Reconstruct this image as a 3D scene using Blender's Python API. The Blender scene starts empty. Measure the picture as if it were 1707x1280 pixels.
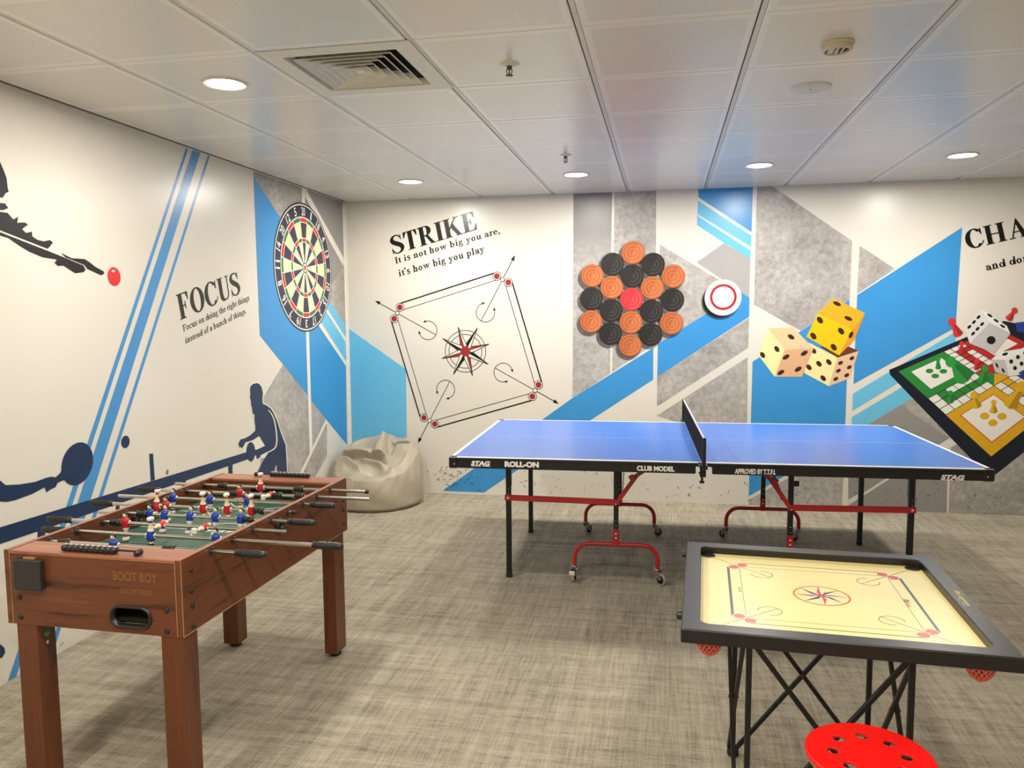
import bpy, math, random
from mathutils import Vector, Matrix
from mathutils.geometry import tessellate_polygon

PI = math.pi
S = bpy.context.scene
COL = S.collection
cos, sin = math.cos, math.sin

# ------------------------------------------------------------------ camera
W_PX, H_PX, F_PX = 1707, 1280, 1296.7
CAM_Z, PITCH, ROLL, YAW = 1.535, 0.0894, -0.0069, -0.1944
FWD = Vector((sin(YAW)*cos(PITCH), cos(YAW)*cos(PITCH), -sin(PITCH)))
_r0 = Vector((cos(YAW), -sin(YAW), 0)); _u0 = _r0.cross(FWD)
RGT = cos(ROLL)*_r0 + sin(ROLL)*_u0
UPV = -sin(ROLL)*_r0 + cos(ROLL)*_u0
CAM_O = Vector((0, 0, CAM_Z))
cam_data = bpy.data.cameras.new('camera')
cam_data.sensor_width = 36.0
cam_data.lens = F_PX/W_PX*36.0
cam_data.clip_start = 0.02
cam = bpy.data.objects.new('camera', cam_data)
COL.objects.link(cam)
cam.matrix_world = Matrix(((RGT.x, UPV.x, -FWD.x, 0), (RGT.y, UPV.y, -FWD.y, 0),
                           (RGT.z, UPV.z, -FWD.z, CAM_Z), (0, 0, 0, 1)))
S.camera = cam

# ------------------------------------------------------------------ world, exposure
world = bpy.data.worlds.new('world'); S.world = world
world.use_nodes = True
world.node_tree.nodes['Background'].inputs[0].default_value = (1.0, 0.97, 0.92, 1)
world.node_tree.nodes['Background'].inputs[1].default_value = 0.3
S.view_settings.view_transform = 'Standard'
S.view_settings.look = 'None'
S.view_settings.gamma = 1.0
S.view_settings.use_curve_mapping = False
S.view_settings.exposure = -0.36
LAMP_W = 32.0
LAMP_COL = (1.0, 0.945, 0.86)

# ------------------------------------------------------------------ room numbers (metres)
XL, XR, YB, YF, ZC = -2.717, 4.2, 6.372, -3.2, 2.505
GX, GY, TILE = -2.101, 1.5296, 0.6          # ceiling grid origin

# ------------------------------------------------------------------ materials
def lin(h):
    out = []
    for k in (16, 8, 0):
        c = ((h >> k) & 255)/255
        out.append(c/12.92 if c <= 0.04045 else ((c+0.055)/1.055)**2.4)
    return (*out, 1)

def mat_base(name):
    m = bpy.data.materials.new(name); m.use_nodes = True
    nt = m.node_tree
    return m, nt, nt.nodes['Principled BSDF']

def node(nt, typ, **kw):
    n = nt.nodes.new(typ)
    for k, v in kw.items():
        setattr(n, k, v)
    return n

def mapped(nt, scale=(1, 1, 1)):
    tc = node(nt, 'ShaderNodeTexCoord'); mp = node(nt, 'ShaderNodeMapping')
    mp.inputs['Scale'].default_value = scale
    nt.links.new(tc.outputs['Object'], mp.inputs['Vector'])
    return mp.outputs['Vector']

def noise(nt, vec, scale, detail=3, rough=0.5):
    n = node(nt, 'ShaderNodeTexNoise')
    n.inputs['Scale'].default_value = scale; n.inputs['Detail'].default_value = detail
    n.inputs['Roughness'].default_value = rough
    nt.links.new(vec, n.inputs['Vector'])
    return n.outputs['Fac']

def ramp(nt, fac, stops):
    r = node(nt, 'ShaderNodeValToRGB')
    while len(r.color_ramp.elements) < len(stops):
        r.color_ramp.elements.new(0.5)
    for e, (p, c) in zip(r.color_ramp.elements, stops):
        e.position = p; e.color = c
    nt.links.new(fac, r.inputs['Fac'])
    return r.outputs['Color']

def math_node(nt, op, a, b=None, clamp=False):
    n = node(nt, 'ShaderNodeMath', operation=op, use_clamp=clamp)
    for i, x in enumerate((a, b)):
        if x is None: continue
        if isinstance(x, (int, float)): n.inputs[i].default_value = x
        else: nt.links.new(x, n.inputs[i])
    return n.outputs[0]

def bump(nt, p, height, strength=0.2, dist=0.002):
    b = node(nt, 'ShaderNodeBump')
    b.inputs['Strength'].default_value = strength; b.inputs['Distance'].default_value = dist
    nt.links.new(height, b.inputs['Height']); nt.links.new(b.outputs['Normal'], p.inputs['Normal'])

MATS = {}
def plain(name, h, rough=0.5, metal=0.0, vary=0.06, scale=30.0, spec=0.5, bump_s=0.0, coat=0.0):
    """procedural surface: one colour with a slight noise in value and gloss"""
    if name in MATS: return MATS[name]
    m, nt, p = mat_base(name)
    c = lin(h)
    v = mapped(nt); f = noise(nt, v, scale)
    lo = tuple(x*(1-vary) for x in c[:3])+(1,); hi = tuple(min(1, x*(1+vary)) for x in c[:3])+(1,)
    nt.links.new(ramp(nt, f, [(0.3, lo), (0.7, hi)]), p.inputs['Base Color'])
    rr = math_node(nt, 'MULTIPLY_ADD', f, 0.08); rr.node.inputs[2].default_value = max(0.02, rough-0.04)
    nt.links.new(rr, p.inputs['Roughness'])
    p.inputs['Metallic'].default_value = metal
    p.inputs['Specular IOR Level'].default_value = spec
    p.inputs['Coat Weight'].default_value = coat
    if bump_s: bump(nt, p, f, bump_s)
    MATS[name] = m
    return m

def vinyl(name, h):
    return plain('vinyl_'+name, h, rough=0.30, vary=0.02, scale=8, spec=0.45)

def concrete(name, lo, hi, rough=0.36):
    if name in MATS: return MATS[name]
    m, nt, p = mat_base(name)
    v = mapped(nt)
    a = noise(nt, v, 3.0, 8, 0.65); b = noise(nt, v, 26.0, 8, 0.7); c = noise(nt, v, 7.0, 6, 0.6)
    f = math_node(nt, 'ADD', math_node(nt, 'MULTIPLY', a, 0.45), math_node(nt, 'MULTIPLY', b, 0.55))
    col = ramp(nt, f, [(0.34, lin(lo)), (0.52, lin(hi)), (0.66, lin(0xC9C5BF))])
    crack = ramp(nt, c, [(0.485, (1, 1, 1, 1)), (0.5, (0.86, 0.85, 0.84, 1)), (0.515, (1, 1, 1, 1))])
    mx = node(nt, 'ShaderNodeMix', data_type='RGBA', blend_type='MULTIPLY'); mx.inputs[0].default_value = 0.7
    nt.links.new(col, mx.inputs[6]); nt.links.new(crack, mx.inputs[7])
    nt.links.new(mx.outputs[2], p.inputs['Base Color'])
    p.inputs['Roughness'].default_value = rough
    p.inputs['Specular IOR Level'].default_value = 0.4
    MATS[name] = m
    return m

def concrete_fade():
    """printed panel that turns from smooth grey at the top into concrete"""
    m = concrete('concrete_fade', 0x8A8681, 0xB0ABA5); nt = m.node_tree; p = nt.nodes['Principled BSDF']
    src = p.inputs['Base Color'].links[0].from_socket
    tc = node(nt, 'ShaderNodeTexCoord'); sx = node(nt, 'ShaderNodeSeparateXYZ'); nt.links.new(tc.outputs['Object'], sx.inputs[0])
    mr = node(nt, 'ShaderNodeMapRange'); nt.links.new(sx.outputs[2], mr.inputs[0])
    mr.inputs[1].default_value = 1.85; mr.inputs[2].default_value = 2.2
    mx = node(nt, 'ShaderNodeMix', data_type='RGBA'); nt.links.new(mr.outputs[0], mx.inputs[0]); nt.links.new(src, mx.inputs[6]); mx.inputs[7].default_value = lin(0x8F8C8A)
    nt.links.new(mx.outputs[2], p.inputs['Base Color'])
    return m

def wood(name, stretch, dark=0x3E1F0C, mid=0x6A391E, light=0x80482A):
    if name in MATS: return MATS[name]
    m, nt, p = mat_base(name)
    v = mapped(nt, stretch)
    a = noise(nt, v, 1.0, 6, 0.6)
    vf = mapped(nt, tuple(s*5 for s in stretch)); b = noise(nt, vf, 1.0, 4, 0.6)
    f = math_node(nt, 'ADD', math_node(nt, 'MULTIPLY', a, 0.75), math_node(nt, 'MULTIPLY', b, 0.25))
    nt.links.new(ramp(nt, f, [(0.34, lin(dark)), (0.46, lin(mid)), (0.56, lin(mid)), (0.68, lin(light))]), p.inputs['Base Color'])
    p.inputs['Roughness'].default_value = 0.33
    p.inputs['Specular IOR Level'].default_value = 0.45
    MATS[name] = m
    return m

def carpet_mat():
    m, nt, p = mat_base('carpet_weave')
    tiny = noise(nt, mapped(nt, (1, 1.8, 1)), 230, 2, 0.6)
    hor = noise(nt, mapped(nt, (14, 190, 1)), 1.0, 4, 0.62)
    hor2 = noise(nt, mapped(nt, (1.6, 26, 1)), 1.0, 3, 0.55)
    ver = noise(nt, mapped(nt, (95, 4.5, 1)), 1.0, 4, 0.62)
    ver2 = noise(nt, mapped(nt, (22, 1.5, 1)), 1.0, 3, 0.55)
    blot = noise(nt, mapped(nt), 2.2, 3, 0.55)
    t = math_node(nt, 'MULTIPLY', hor, 0.20)
    for s, k in ((hor2, 0.13), (ver, 0.16), (ver2, 0.10), (tiny, 0.33), (blot, 0.08)):
        t = math_node(nt, 'ADD', t, math_node(nt, 'MULTIPLY', s, k))
    col = ramp(nt, t, [(0.40, lin(0x5B564A)), (0.50, lin(0xA09784)), (0.60, lin(0xBEB5A1)), (0.75, lin(0xDED5C1))])
    nt.links.new(col, p.inputs['Base Color'])
    p.inputs['Roughness'].default_value = 0.95
    p.inputs['Specular IOR Level'].default_value = 0.1
    bump(nt, p, t, 0.5, 0.006)
    return m

def ceiling_mat():
    """painted metal tile: fine perforation inside a plain border, slight orange peel"""
    m, nt, p = mat_base('perforated_metal_tile')
    tc = node(nt, 'ShaderNodeTexCoord'); sx = node(nt, 'ShaderNodeSeparateXYZ')
    nt.links.new(tc.outputs['Object'], sx.inputs[0])
    ux = math_node(nt, 'FRACT', math_node(nt, 'DIVIDE', math_node(nt, 'SUBTRACT', sx.outputs[0], GX-6*TILE), TILE))
    uy = math_node(nt, 'FRACT', math_node(nt, 'DIVIDE', math_node(nt, 'SUBTRACT', sx.outputs[1], GY-12*TILE), TILE))
    def edge(u):
        return math_node(nt, 'SUBTRACT', 0.5, math_node(nt, 'ABSOLUTE', math_node(nt, 'SUBTRACT', u, 0.5)))
    inner = math_node(nt, 'GREATER_THAN', math_node(nt, 'MINIMUM', edge(ux), edge(uy)), 0.062)
    pitch = 0.0052
    def cell(c):
        return math_node(nt, 'SUBTRACT', math_node(nt, 'FRACT', math_node(nt, 'DIVIDE', math_node(nt, 'ADD', c, 50), pitch)), 0.5)
    cx, cy = cell(sx.outputs[0]), cell(sx.outputs[1])
    d2 = math_node(nt, 'ADD', math_node(nt, 'MULTIPLY', cx, cx), math_node(nt, 'MULTIPLY', cy, cy))
    hole = math_node(nt, 'MULTIPLY', math_node(nt, 'LESS_THAN', d2, 0.075), inner)
    f = noise(nt, mapped(nt), 1.3, 2)
    base = ramp(nt, f, [(0.3, lin(0xF0EDE5)), (0.7, lin(0xF5F2EB))])
    mx = node(nt, 'ShaderNodeMix', data_type='RGBA')
    nt.links.new(hole, mx.inputs[0]); nt.links.new(base, mx.inputs[6]); mx.inputs[7].default_value = lin(0xB9B3A6)
    nt.links.new(mx.outputs[2], p.inputs['Base Color'])
    p.inputs['Roughness'].default_value = 0.27
    p.inputs['Specular IOR Level'].default_value = 0.6
    w = noise(nt, mapped(nt), 5.0, 2)
    bump(nt, p, w, 0.12, 0.004)
    return m

def wall_mat():
    m, nt, p = mat_base('white_wall_vinyl')
    v = mapped(nt)
    f = noise(nt, v, 1.2, 4); g = noise(nt, v, 140, 2)
    nt.links.new(ramp(nt, f, [(0.3, lin(0xDED9CC)), (0.7, lin(0xE4DFD3))]), p.inputs['Base Color'])
    p.inputs['Roughness'].default_value = 0.30
    p.inputs['Specular IOR Level'].default_value = 0.5
    bump(nt, p, g, 0.05, 0.001)
    return m

def glow(name, col, strength):
    m, nt, p = mat_base(name)
    p.inputs['Base Color'].default_value = (0.9, 0.9, 0.9, 1)
    p.inputs['Emission Color'].default_value = (*col, 1)
    p.inputs['Emission Strength'].default_value = strength
    return m

def shade_mat(name, col, alpha):
    """translucent dark ink of the printed picture"""
    if name in MATS: return MATS[name]
    m, nt, p = mat_base(name)
    p.inputs['Base Color'].default_value = col
    p.inputs['Alpha'].default_value = alpha
    p.inputs['Roughness'].default_value = 0.4
    MATS[name] = m
    return m

# ------------------------------------------------------------------ mesh builder
class G:
    def __init__(self):
        self.v, self.f, self.m, self.s = [], [], [], []
        self.T = Matrix.Identity(4)
    def add(self, vs, fs, mi=0, smooth=False):
        o = len(self.v)
        self.v += [tuple(self.T @ Vector(p)) for p in vs]
        for f in fs:
            self.f.append([i+o for i in f]); self.m.append(mi); self.s.append(smooth)
        return self
    def box(self, c, d, mi=0, bev=0.0, R=None):
        hx, hy, hz = (x/2 for x in d)
        R = R or Matrix.Identity(3); c = Vector(c)
        if bev <= 0:
            vs = [c+R @ Vector((sx*hx, sy*hy, sz*hz)) for sx in (-1, 1) for sy in (-1, 1) for sz in (-1, 1)]
            return self.add(vs, [(0, 1, 3, 2), (4, 6, 7, 5), (0, 4, 5, 1), (2, 3, 7, 6), (0, 2, 6, 4), (1, 5, 7, 3)], mi)
        b = min(bev, hx*.99, hy*.99, hz*.99)
        vs = []; idx = {}
        for sx in (-1, 1):
            for sy in (-1, 1):
                for sz in (-1, 1):
                    for ax in range(3):
                        p = [sx*(hx-b), sy*(hy-b), sz*(hz-b)]
                        p[ax] = (sx*hx, sy*hy, sz*hz)[ax]
                        idx[(sx, sy, sz, ax)] = len(vs); vs.append(c+R @ Vector(p))
        fs = []
        for ax in range(3):
            o = [a for a in range(3) if a != ax]
            for s in (-1, 1):
                q = []
                for (p1, p2) in ((-1, -1), (1, -1), (1, 1), (-1, 1)):
                    k = [0, 0, 0]; k[ax] = s; k[o[0]] = p1; k[o[1]] = p2
                    q.append(idx[(*k, ax)])
                fs.append(q)
        for ax in range(3):           # edges along ax
            o = [a for a in range(3) if a != ax]
            for s1 in (-1, 1):
                for s2 in (-1, 1):
                    def K(s, a):
                        k = [0, 0, 0]; k[ax] = s; k[o[0]] = s1; k[o[1]] = s2
                        return idx[(*k, a)]
                    fs.append((K(-1, o[0]), K(1, o[0]), K(1, o[1]), K(-1, o[1])))
        for sx in (-1, 1):
            for sy in (-1, 1):
                for sz in (-1, 1):
                    fs.append([idx[(sx, sy, sz, a)] for a in range(3)])
        return self.add(vs, fs, mi)
    def beam(self, p0, p1, w, h, mi=0, bev=0.0, up=(0, 0, 1)):
        p0, p1 = Vector(p0), Vector(p1); d = p1-p0; L = d.length; d.normalize()
        u = Vector(up)
        if abs(d.dot(u)) > 0.99: u = Vector((0, 1, 0))
        x = d.cross(u).normalized(); z = x.cross(d)
        R = Matrix((x, d, z)).transposed()
        return self.box((p0+p1)/2, (w, L, h), mi, bev, R)
    def tube(self, pts, r, mi=0, n=12, cap=True):
        pts = [Vector(p) for p in pts]
        rs = r if isinstance(r, (list, tuple)) else [r]*len(pts)
        vs, fs = [], []; prev = None
        for i, p in enumerate(pts):
            a = pts[max(i-1, 0)]; b = pts[min(i+1, len(pts)-1)]
            d = (b-a).normalized()
            if prev is None:
                ref = Vector((0, 0, 1)) if abs(d.z) < 0.9 else Vector((1, 0, 0))
                x = d.cross(ref).normalized()
            else:
                x = (prev-d*prev.dot(d)).normalized()
            y = d.cross(x); prev = x
            for k in range(n):
                t = 2*PI*k/n
                vs.append(p+(x*cos(t)+y*sin(t))*rs[i])
        for i in range(len(pts)-1):
            for k in range(n):
                k2 = (k+1) % n
                fs.append((i*n+k, i*n+k2, (i+1)*n+k2, (i+1)*n+k))
        self.add(vs, fs, mi, True)
        if cap:
            self.add(vs[:n], [list(range(n))[::-1]], mi)
            self.add(vs[-n:], [list(range(n))], mi)
        return self
    def lathe(self, prof, c=(0, 0, 0), mi=0, n=32, R=None, close=False, smooth=True, sx=1.0, sy=1.0):
        """prof: list of (r, z) about local z"""
        c = Vector(c); R = R or Matrix.Identity(3)
        vs = [c+R @ Vector((r*cos(2*PI*k/n)*sx, r*sin(2*PI*k/n)*sy, z)) for r, z in prof for k in range(n)]
        fs = []
        m = len(prof)
        for i in range(m-1 if not close else m):
            j = (i+1) % m
            for k in range(n):
                k2 = (k+1) % n
                fs.append((i*n+k, i*n+k2, j*n+k2, j*n+k))
        return self.add(vs, fs, mi, smooth)
    def ball(self, c, r, mi=0, n=16, m=10, z0=-1.0, z1=1.0):
        rx, ry, rz = r if isinstance(r, (tuple, list)) else (r, r, r)
        a0, a1 = math.asin(z0), math.asin(z1)
        prof = [(cos(a0+(a1-a0)*i/m), sin(a0+(a1-a0)*i/m)) for i in range(m+1)]
        vs = [Vector(c)+Vector((p*cos(2*PI*k/n)*rx, p*sin(2*PI*k/n)*ry, z*rz)) for p, z in prof for k in range(n)]
        fs = [(i*n+k, i*n+(k+1) % n, (i+1)*n+(k+1) % n, (i+1)*n+k) for i in range(m) for k in range(n)]
        return self.add(vs, fs, mi, True)
    def prism(self, outer, holes, M, t, mi=0, mi_side=None):
        """flat plate with holes: 2-D outline and holes, thickness t along local z of M"""
        if mi_side is None: mi_side = mi
        loops = [outer]+list(holes)
        flat = [p for l in loops for p in l]
        tris = tessellate_polygon([[Vector((x, y, 0)) for x, y in l] for l in loops])
        top = [M @ Vector((x, y, t)) for x, y in flat]; bot = [M @ Vector((x, y, 0)) for x, y in flat]
        self.add(top, [tuple(a) for a in tris], mi); self.add(bot, [tuple(reversed(a)) for a in tris], mi)
        for l in loops:
            n = len(l)
            vs = [M @ Vector((x, y, 0)) for x, y in l]+[M @ Vector((x, y, t)) for x, y in l]
            self.add(vs, [(i, (i+1) % n, n+(i+1) % n, n+i) for i in range(n)], mi_side)
        return self
    def build(self, name, mats, parent=None, loc=None, rot=None):
        me = bpy.data.meshes.new(name)
        me.from_pydata(self.v, [], self.f)
        for m in (mats if isinstance(mats, (list, tuple)) else [mats]):
            me.materials.append(m)
        me.polygons.foreach_set('material_index', self.m)
        me.polygons.foreach_set('use_smooth', self.s)
        me.update()
        o = bpy.data.objects.new(name, me); COL.objects.link(o)
        if parent is not None: o.parent = parent
        if loc is not None: o.location = loc
        if rot is not None: o.rotation_euler = rot
        return o

def weld(o, dist=1e-5):
    import bmesh
    b = bmesh.new(); b.from_mesh(o.data)
    bmesh.ops.remove_doubles(b, verts=b.verts, dist=dist)
    bmesh.ops.recalc_face_normals(b, faces=b.faces)
    b.to_mesh(o.data); b.free()

def thing(name, label, cat, loc=(0, 0, 0), rotz=0.0, group=None):
    o = bpy.data.objects.new(name, None); COL.objects.link(o)
    o.empty_display_size = 0.1
    o.location = loc; o.rotation_euler = (0, 0, rotz)
    o['label'] = label; o['category'] = cat
    if group: o['group'] = group
    return o

def struct(o):
    o['kind'] = 'structure'
    return o

def lab(o, text):
    o['label'] = text
    return o

def copy_child(o, parent, loc, rot=None):
    c = o.copy(); COL.objects.link(c); c.parent = parent
    c.location = loc
    if rot is not None: c.rotation_euler = rot
    return c

def circ(cx, cy, r, n=32, ry=None, a0=0.0, a1=2*PI):
    ry = r if ry is None else ry
    full = abs(a1-a0-2*PI) < 1e-6
    k = n if full else n+1
    return [(cx+r*cos(a0+(a1-a0)*i/n), cy+ry*sin(a0+(a1-a0)*i/n)) for i in range(k)]

# ------------------------------------------------------------------ lettering
def smooth_path(pts, per=8):
    out = []
    P = [pts[0]]+list(pts)+[pts[-1]]
    for i in range(1, len(P)-2):
        p0, p1, p2, p3 = P[i-1], P[i], P[i+1], P[i+2]
        for k in range(per):
            t = k/per
            out.append(tuple(0.5*(2*b+(c-a)*t+(2*a-5*b+4*c-d)*t*t+(3*b-a-3*c+d)*t**3) for a, b, c, d in zip(p0, p1, p2, p3)))
    out.append(tuple(pts[-1]))
    return out

def ribbon(path):
    """path of (x, y, width) -> quads"""
    q = []; L, Rr = [], []
    n = len(path)
    for i, (x, y, w) in enumerate(path):
        a = path[max(i-1, 0)]; b = path[min(i+1, n-1)]
        dx, dy = b[0]-a[0], b[1]-a[1]; l = math.hypot(dx, dy) or 1
        nx, ny = -dy/l*w/2, dx/l*w/2
        L.append((x+nx, y+ny)); Rr.append((x-nx, y-ny))
    for i in range(n-1):
        q.append([L[i], L[i+1], Rr[i+1], Rr[i]])
    return q

def serif_glyph(ch, T, t):
    """one letter of a high-contrast serif face: list of polygons, advance; cap height 1"""
    P = []; s = 0.075; x = 0.66
    def R(a, b, c, d): P.append([(a, b), (c, b), (c, d), (a, d)])
    def Q(*p): P.append(list(p))
    def A(cx, cy, rx, ry, tx, ty, a0=0, a1=360, n=28):
        a0, a1 = math.radians(a0), math.radians(a1)
        for i in range(n):
            b, c = a0+(a1-a0)*i/n, a0+(a1-a0)*(i+1)/n
            P.append([(cx+rx*cos(b), cy+ry*sin(b)), (cx+rx*cos(c), cy+ry*sin(c)),
                      (cx+(rx-tx)*cos(c), cy+(ry-ty)*sin(c)), (cx+(rx-tx)*cos(b), cy+(ry-ty)*sin(b))])
    def K(*pts): P.extend(ribbon(smooth_path(pts)))
    def foot(cx, w, y): R(cx-w/2-s, y, cx+w/2+s, y+t*.9)
    def head(cx, w, y): R(cx-w/2-s, y-t*.9, cx+w/2+s, y)
    def dot(cx, cy, r): P.append(circ(cx, cy, r, 14))
    m = s+T/2
    if ch == 'I': R(s, 0, s+T, 1); foot(m, T, 0); head(m, T, 1); return P, T+2*s
    if ch in 'FE':
        R(s, 0, s+T, 1); foot(m, T, 0); R(0, 1-t, .6, 1); Q((.60, 1), (.60, .68), (.565, .68), (.47, 1-t))
        R(s+T, .5-t/2, .42, .5+t/2); Q((.43, .66), (.43, .34), (.40, .34), (.36, .5), (.40, .66))
        if ch == 'E':
            R(0, 0, .63, t); Q((.64, 0), (.66, .34), (.625, .34), (.50, t)); return P, .68
        return P, .63
    if ch == 'O': A(.40, .5, .40, .515, T*1.05, t*1.1); return P, .80
    if ch == 'C':
        A(.41, .5, .41, .515, T*1.05, t*1.1, 42, 318); Q((.70, .98), (.73, .98), (.74, .64), (.70, .64), (.62, .86))
        K((.70, .155, t*.9), (.74, .25, t*.9), (.76, .31, t*.6)); return P, .78
    if ch == 'U':
        R(s, .3, s+T, 1); head(m, T, 1); R(.60, .3, .60+t*1.1, 1); head(.60+t*.55, t, 1)
        K((m, .32, T), (m+.02, .17, T*.98), (m+.10, .055, T*.72), (.38, .03, t*1.3), (.52, .06, t*1.2), (.60, .16, t*1.1), (.60+t*.55, .32, t*1.1)); return P, .74
    if ch == 'S':
        K((.52, .78, t), (.45, .92, t*1.1), (.31, .975, t*1.2), (.16, .91, T*.55), (.10, .76, T*.9), (.18, .62, T*1.05), (.34, .51, T*1.1),
          (.48, .40, T*1.05), (.545, .25, T*.9), (.47, .09, T*.55), (.31, .02, t*1.2), (.16, .07, t*1.1), (.07, .24, t))
        Q((.51, .98), (.55, .98), (.56, .68), (.52, .68)); Q((.04, .02), (.08, .02), (.075, .33), (.035, .33)); return P, .62
    if ch == 'T':
        R(.33-T/2, 0, .33+T/2, 1); foot(.33, T, 0); R(.0, 1-t, .66, 1)
        Q((0, 1), (.0, .68), (.035, .68), (.14, 1-t)); Q((.66, 1), (.66, .68), (.625, .68), (.52, 1-t)); return P, .67
    if ch == 'R':
        R(s, 0, s+T, 1); foot(m, T, 0); R(0, 1-t, .40, 1); R(s+T, .47, .40, .47+t)
        A(.38, .735, .26, .265, T, t, -90, 90, 14); Q((.30, .47+t), (.46, .50), (.74, 0), (.56, 0)); R(.54, 0, .80, t*.9); return P, .78
    if ch == 'K':
        R(s, 0, s+T, 1); foot(m, T, 0); head(m, T, 1)
        Q((s+T*.6, .40), (.60, 1), (.67, 1), (s+T*.9, .34)); R(.50, 1-t*.9, .76, 1)
        Q((.34, .63), (.34+T*.2, .40), (.62, 0), (.80, 0), (.46, .70)); R(.54, 0, .86, t*.9); return P, .84
    if ch == 'H':
        R(s, 0, s+T, 1); foot(m, T, 0); head(m, T, 1); c = .60+T/2
        R(.60, 0, .60+T, 1); foot(c, T, 0); head(c, T, 1); R(s+T, .5-t/2, .60, .5+t/2); return P, .60+T+s+.04
    if ch == 'A':
        Q((.10, 0), (.10+t*1.1, 0), (.42, .86), (.40, 1.02)); Q((.40, 1.02), (.44, 1.02), (.80, 0), (.80-T*1.1, 0), (.36, .82))
        R(.19, .30, .62, .30+t); R(0, 0, .27, t*.9); R(.80-T*1.1-s, 0, .80+s, t*.9); return P, .86
    # lower case
    b = x/2; w = .25
    def bowl(cx): A(cx, b, w, b+.012, T*.95, t*1.15)
    if ch == 'o': bowl(w+.02); return P, 2*w+.06
    if ch == 'c':
        A(w+.02, b, w, b+.012, T*.95, t*1.15, 50, 320); dot(.43, .53, T*.55); return P, .48
    if ch == 'e':
        A(w+.02, b, w, b+.012, T*.95, t*1.15, 0, 318); R(.10, b-.01, .50, b-.01+t*.9); return P, .53
    if ch == 'a':
        R(.30, .10, .30+T, .46); K((.30+T*.5, .46, T), (.30, .60, T*.6), (.21, .65, t*1.2), (.12, .60, t*1.1), (.08, .53, t)); dot(.095, .51, T*.5)
        A(.21, .19, .19, .195, T*.85, t*1.1, 60, 300); K((.30, .40, t), (.20, .36, t*1.1), (.12, .31, t))
        K((.26, .06, t), (.31, .12, t), (.33, .2, t)); K((.30+T*.5, .12, T), (.32+T*.6, .03, T*.6), (.36+T, .04, t)); return P, .46+T*.3
    if ch == 'b':
        R(.05, 0, .05+T, 1.04); Q((-.03, 1.0), (.05, 1.04), (.05, .97)); bowl(.05+w); return P, .60
    if ch == 'd':
        bowl(w+.02); R(.47-T*.2, .0, .47+T*.8, 1.04); Q((.38, 1.0), (.47, 1.04), (.47, .97)); R(.46, 0, .60, t*.9); return P, .60
    if ch == 'p':
        R(.06, -.30, .06+T, x); R(-.02, -.30, .06+T+s, -.30+t*.9); Q((-.03, x-.04), (.06, x+.01), (.06, x-.08)); bowl(.06+w); return P, .60
    if ch == 'f':
        R(.09, 0, .09+T, .84); R(.0, 0, .19+T, t*.9); R(.0, x-t, .32, x); K((.09+T/2, .82, T), (.13+T*.5, .98, T*.7), (.26, 1.04, t*1.1), (.33, 1.0, t)); dot(.335, .96, T*.5); return P, .33
    if ch == 'g':
        A(.23, .44, .20, .21, T*.85, t, 0, 360); K((.40, .60, t), (.48, .645, t), (.52, .62, t*1.3))
        K((.12, .27, t), (.07, .17, t*1.2), (.14, .10, T*.7), (.36, .06, T*.75), (.46, -.06, T*.7), (.38, -.20, t*1.2), (.20, -.24, t*1.2), (.05, -.17, T*.6), (.04, -.06, t*1.2), (.13, .07, t)); return P, .52
    if ch in 'il':
        h = x+.01 if ch == 'i' else 1.04
        R(.07, 0, .07+T, h); R(0, 0, .14+T, t*.9); Q((-.01, h-.05), (.07, h), (.07, h-.1))
        if ch == 'i': dot(.07+T/2, .90, T*.62)
        return P, .16+T
    if ch in 'hn':
        h = 1.04 if ch == 'h' else x+.01
        R(.07, 0, .07+T, h); R(0, 0, .14+T, t*.9); Q((-.01, h-.05), (.07, h), (.07, h-.1))
        K((.07+T*.6, .46, t), (.20, .60, t*1.2), (.32, .645, T*.7), (.42, .58, T*.95), (.43+T*.1, .42, T)); R(.43-T*.4, 0, .43+T*.6, .44); R(.36-T*.4, 0, .50+T*.6, t*.9); return P, .54+T*.4
    if ch == 'r':
        R(.07, 0, .07+T, x+.01); R(0, 0, .15+T, t*.9); Q((-.01, x-.04), (.07, x+.01), (.07, x-.09)); K((.07+T*.6, .44, t), (.20, .60, t*1.3), (.32, .64, T*.6)); dot(.34, .57, T*.58); return P, .40
    if ch == 's':
        K((.34, .52, t), (.28, .63, t*1.1), (.20, .645, t*1.3), (.09, .57, T*.7), (.09, .46, T*.85), (.20, .36, T*.95), (.33, .26, T*.9), (.35, .13, T*.75), (.25, .03, t*1.3), (.13, .03, t*1.1), (.06, .15, t))
        Q((.32, .66), (.355, .66), (.36, .46), (.33, .46)); Q((.04, .0), (.075, .0), (.07, .22), (.035, .22)); return P, .42
    if ch == 't':
        R(.09, .12, .09+T, x); Q((.0, x-t), (.09+T, .86), (.09+T, x-t)); R(0, x-t, .31, x); K((.09+T/2, .15, T), (.12+T*.6, .045, T*.75), (.24, .03, t*1.3), (.32, .10, t)); return P, .33
    if ch == 'u':
        R(.07, .2, .07+T, x); R(0, x-t*.9, .07+T, x); R(.43-T*.4, 0, .43+T*.6, x); R(.35, x-t*.9, .43+T*.6, x); R(.43, 0, .52+T*.6, t*.9)
        K((.07+T*.5, .24, T), (.10+T*.5, .08, T*.9), (.22, .02, T*.6), (.34, .08, t*1.2), (.42, .2, t)); return P, .55+T*.4
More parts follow.
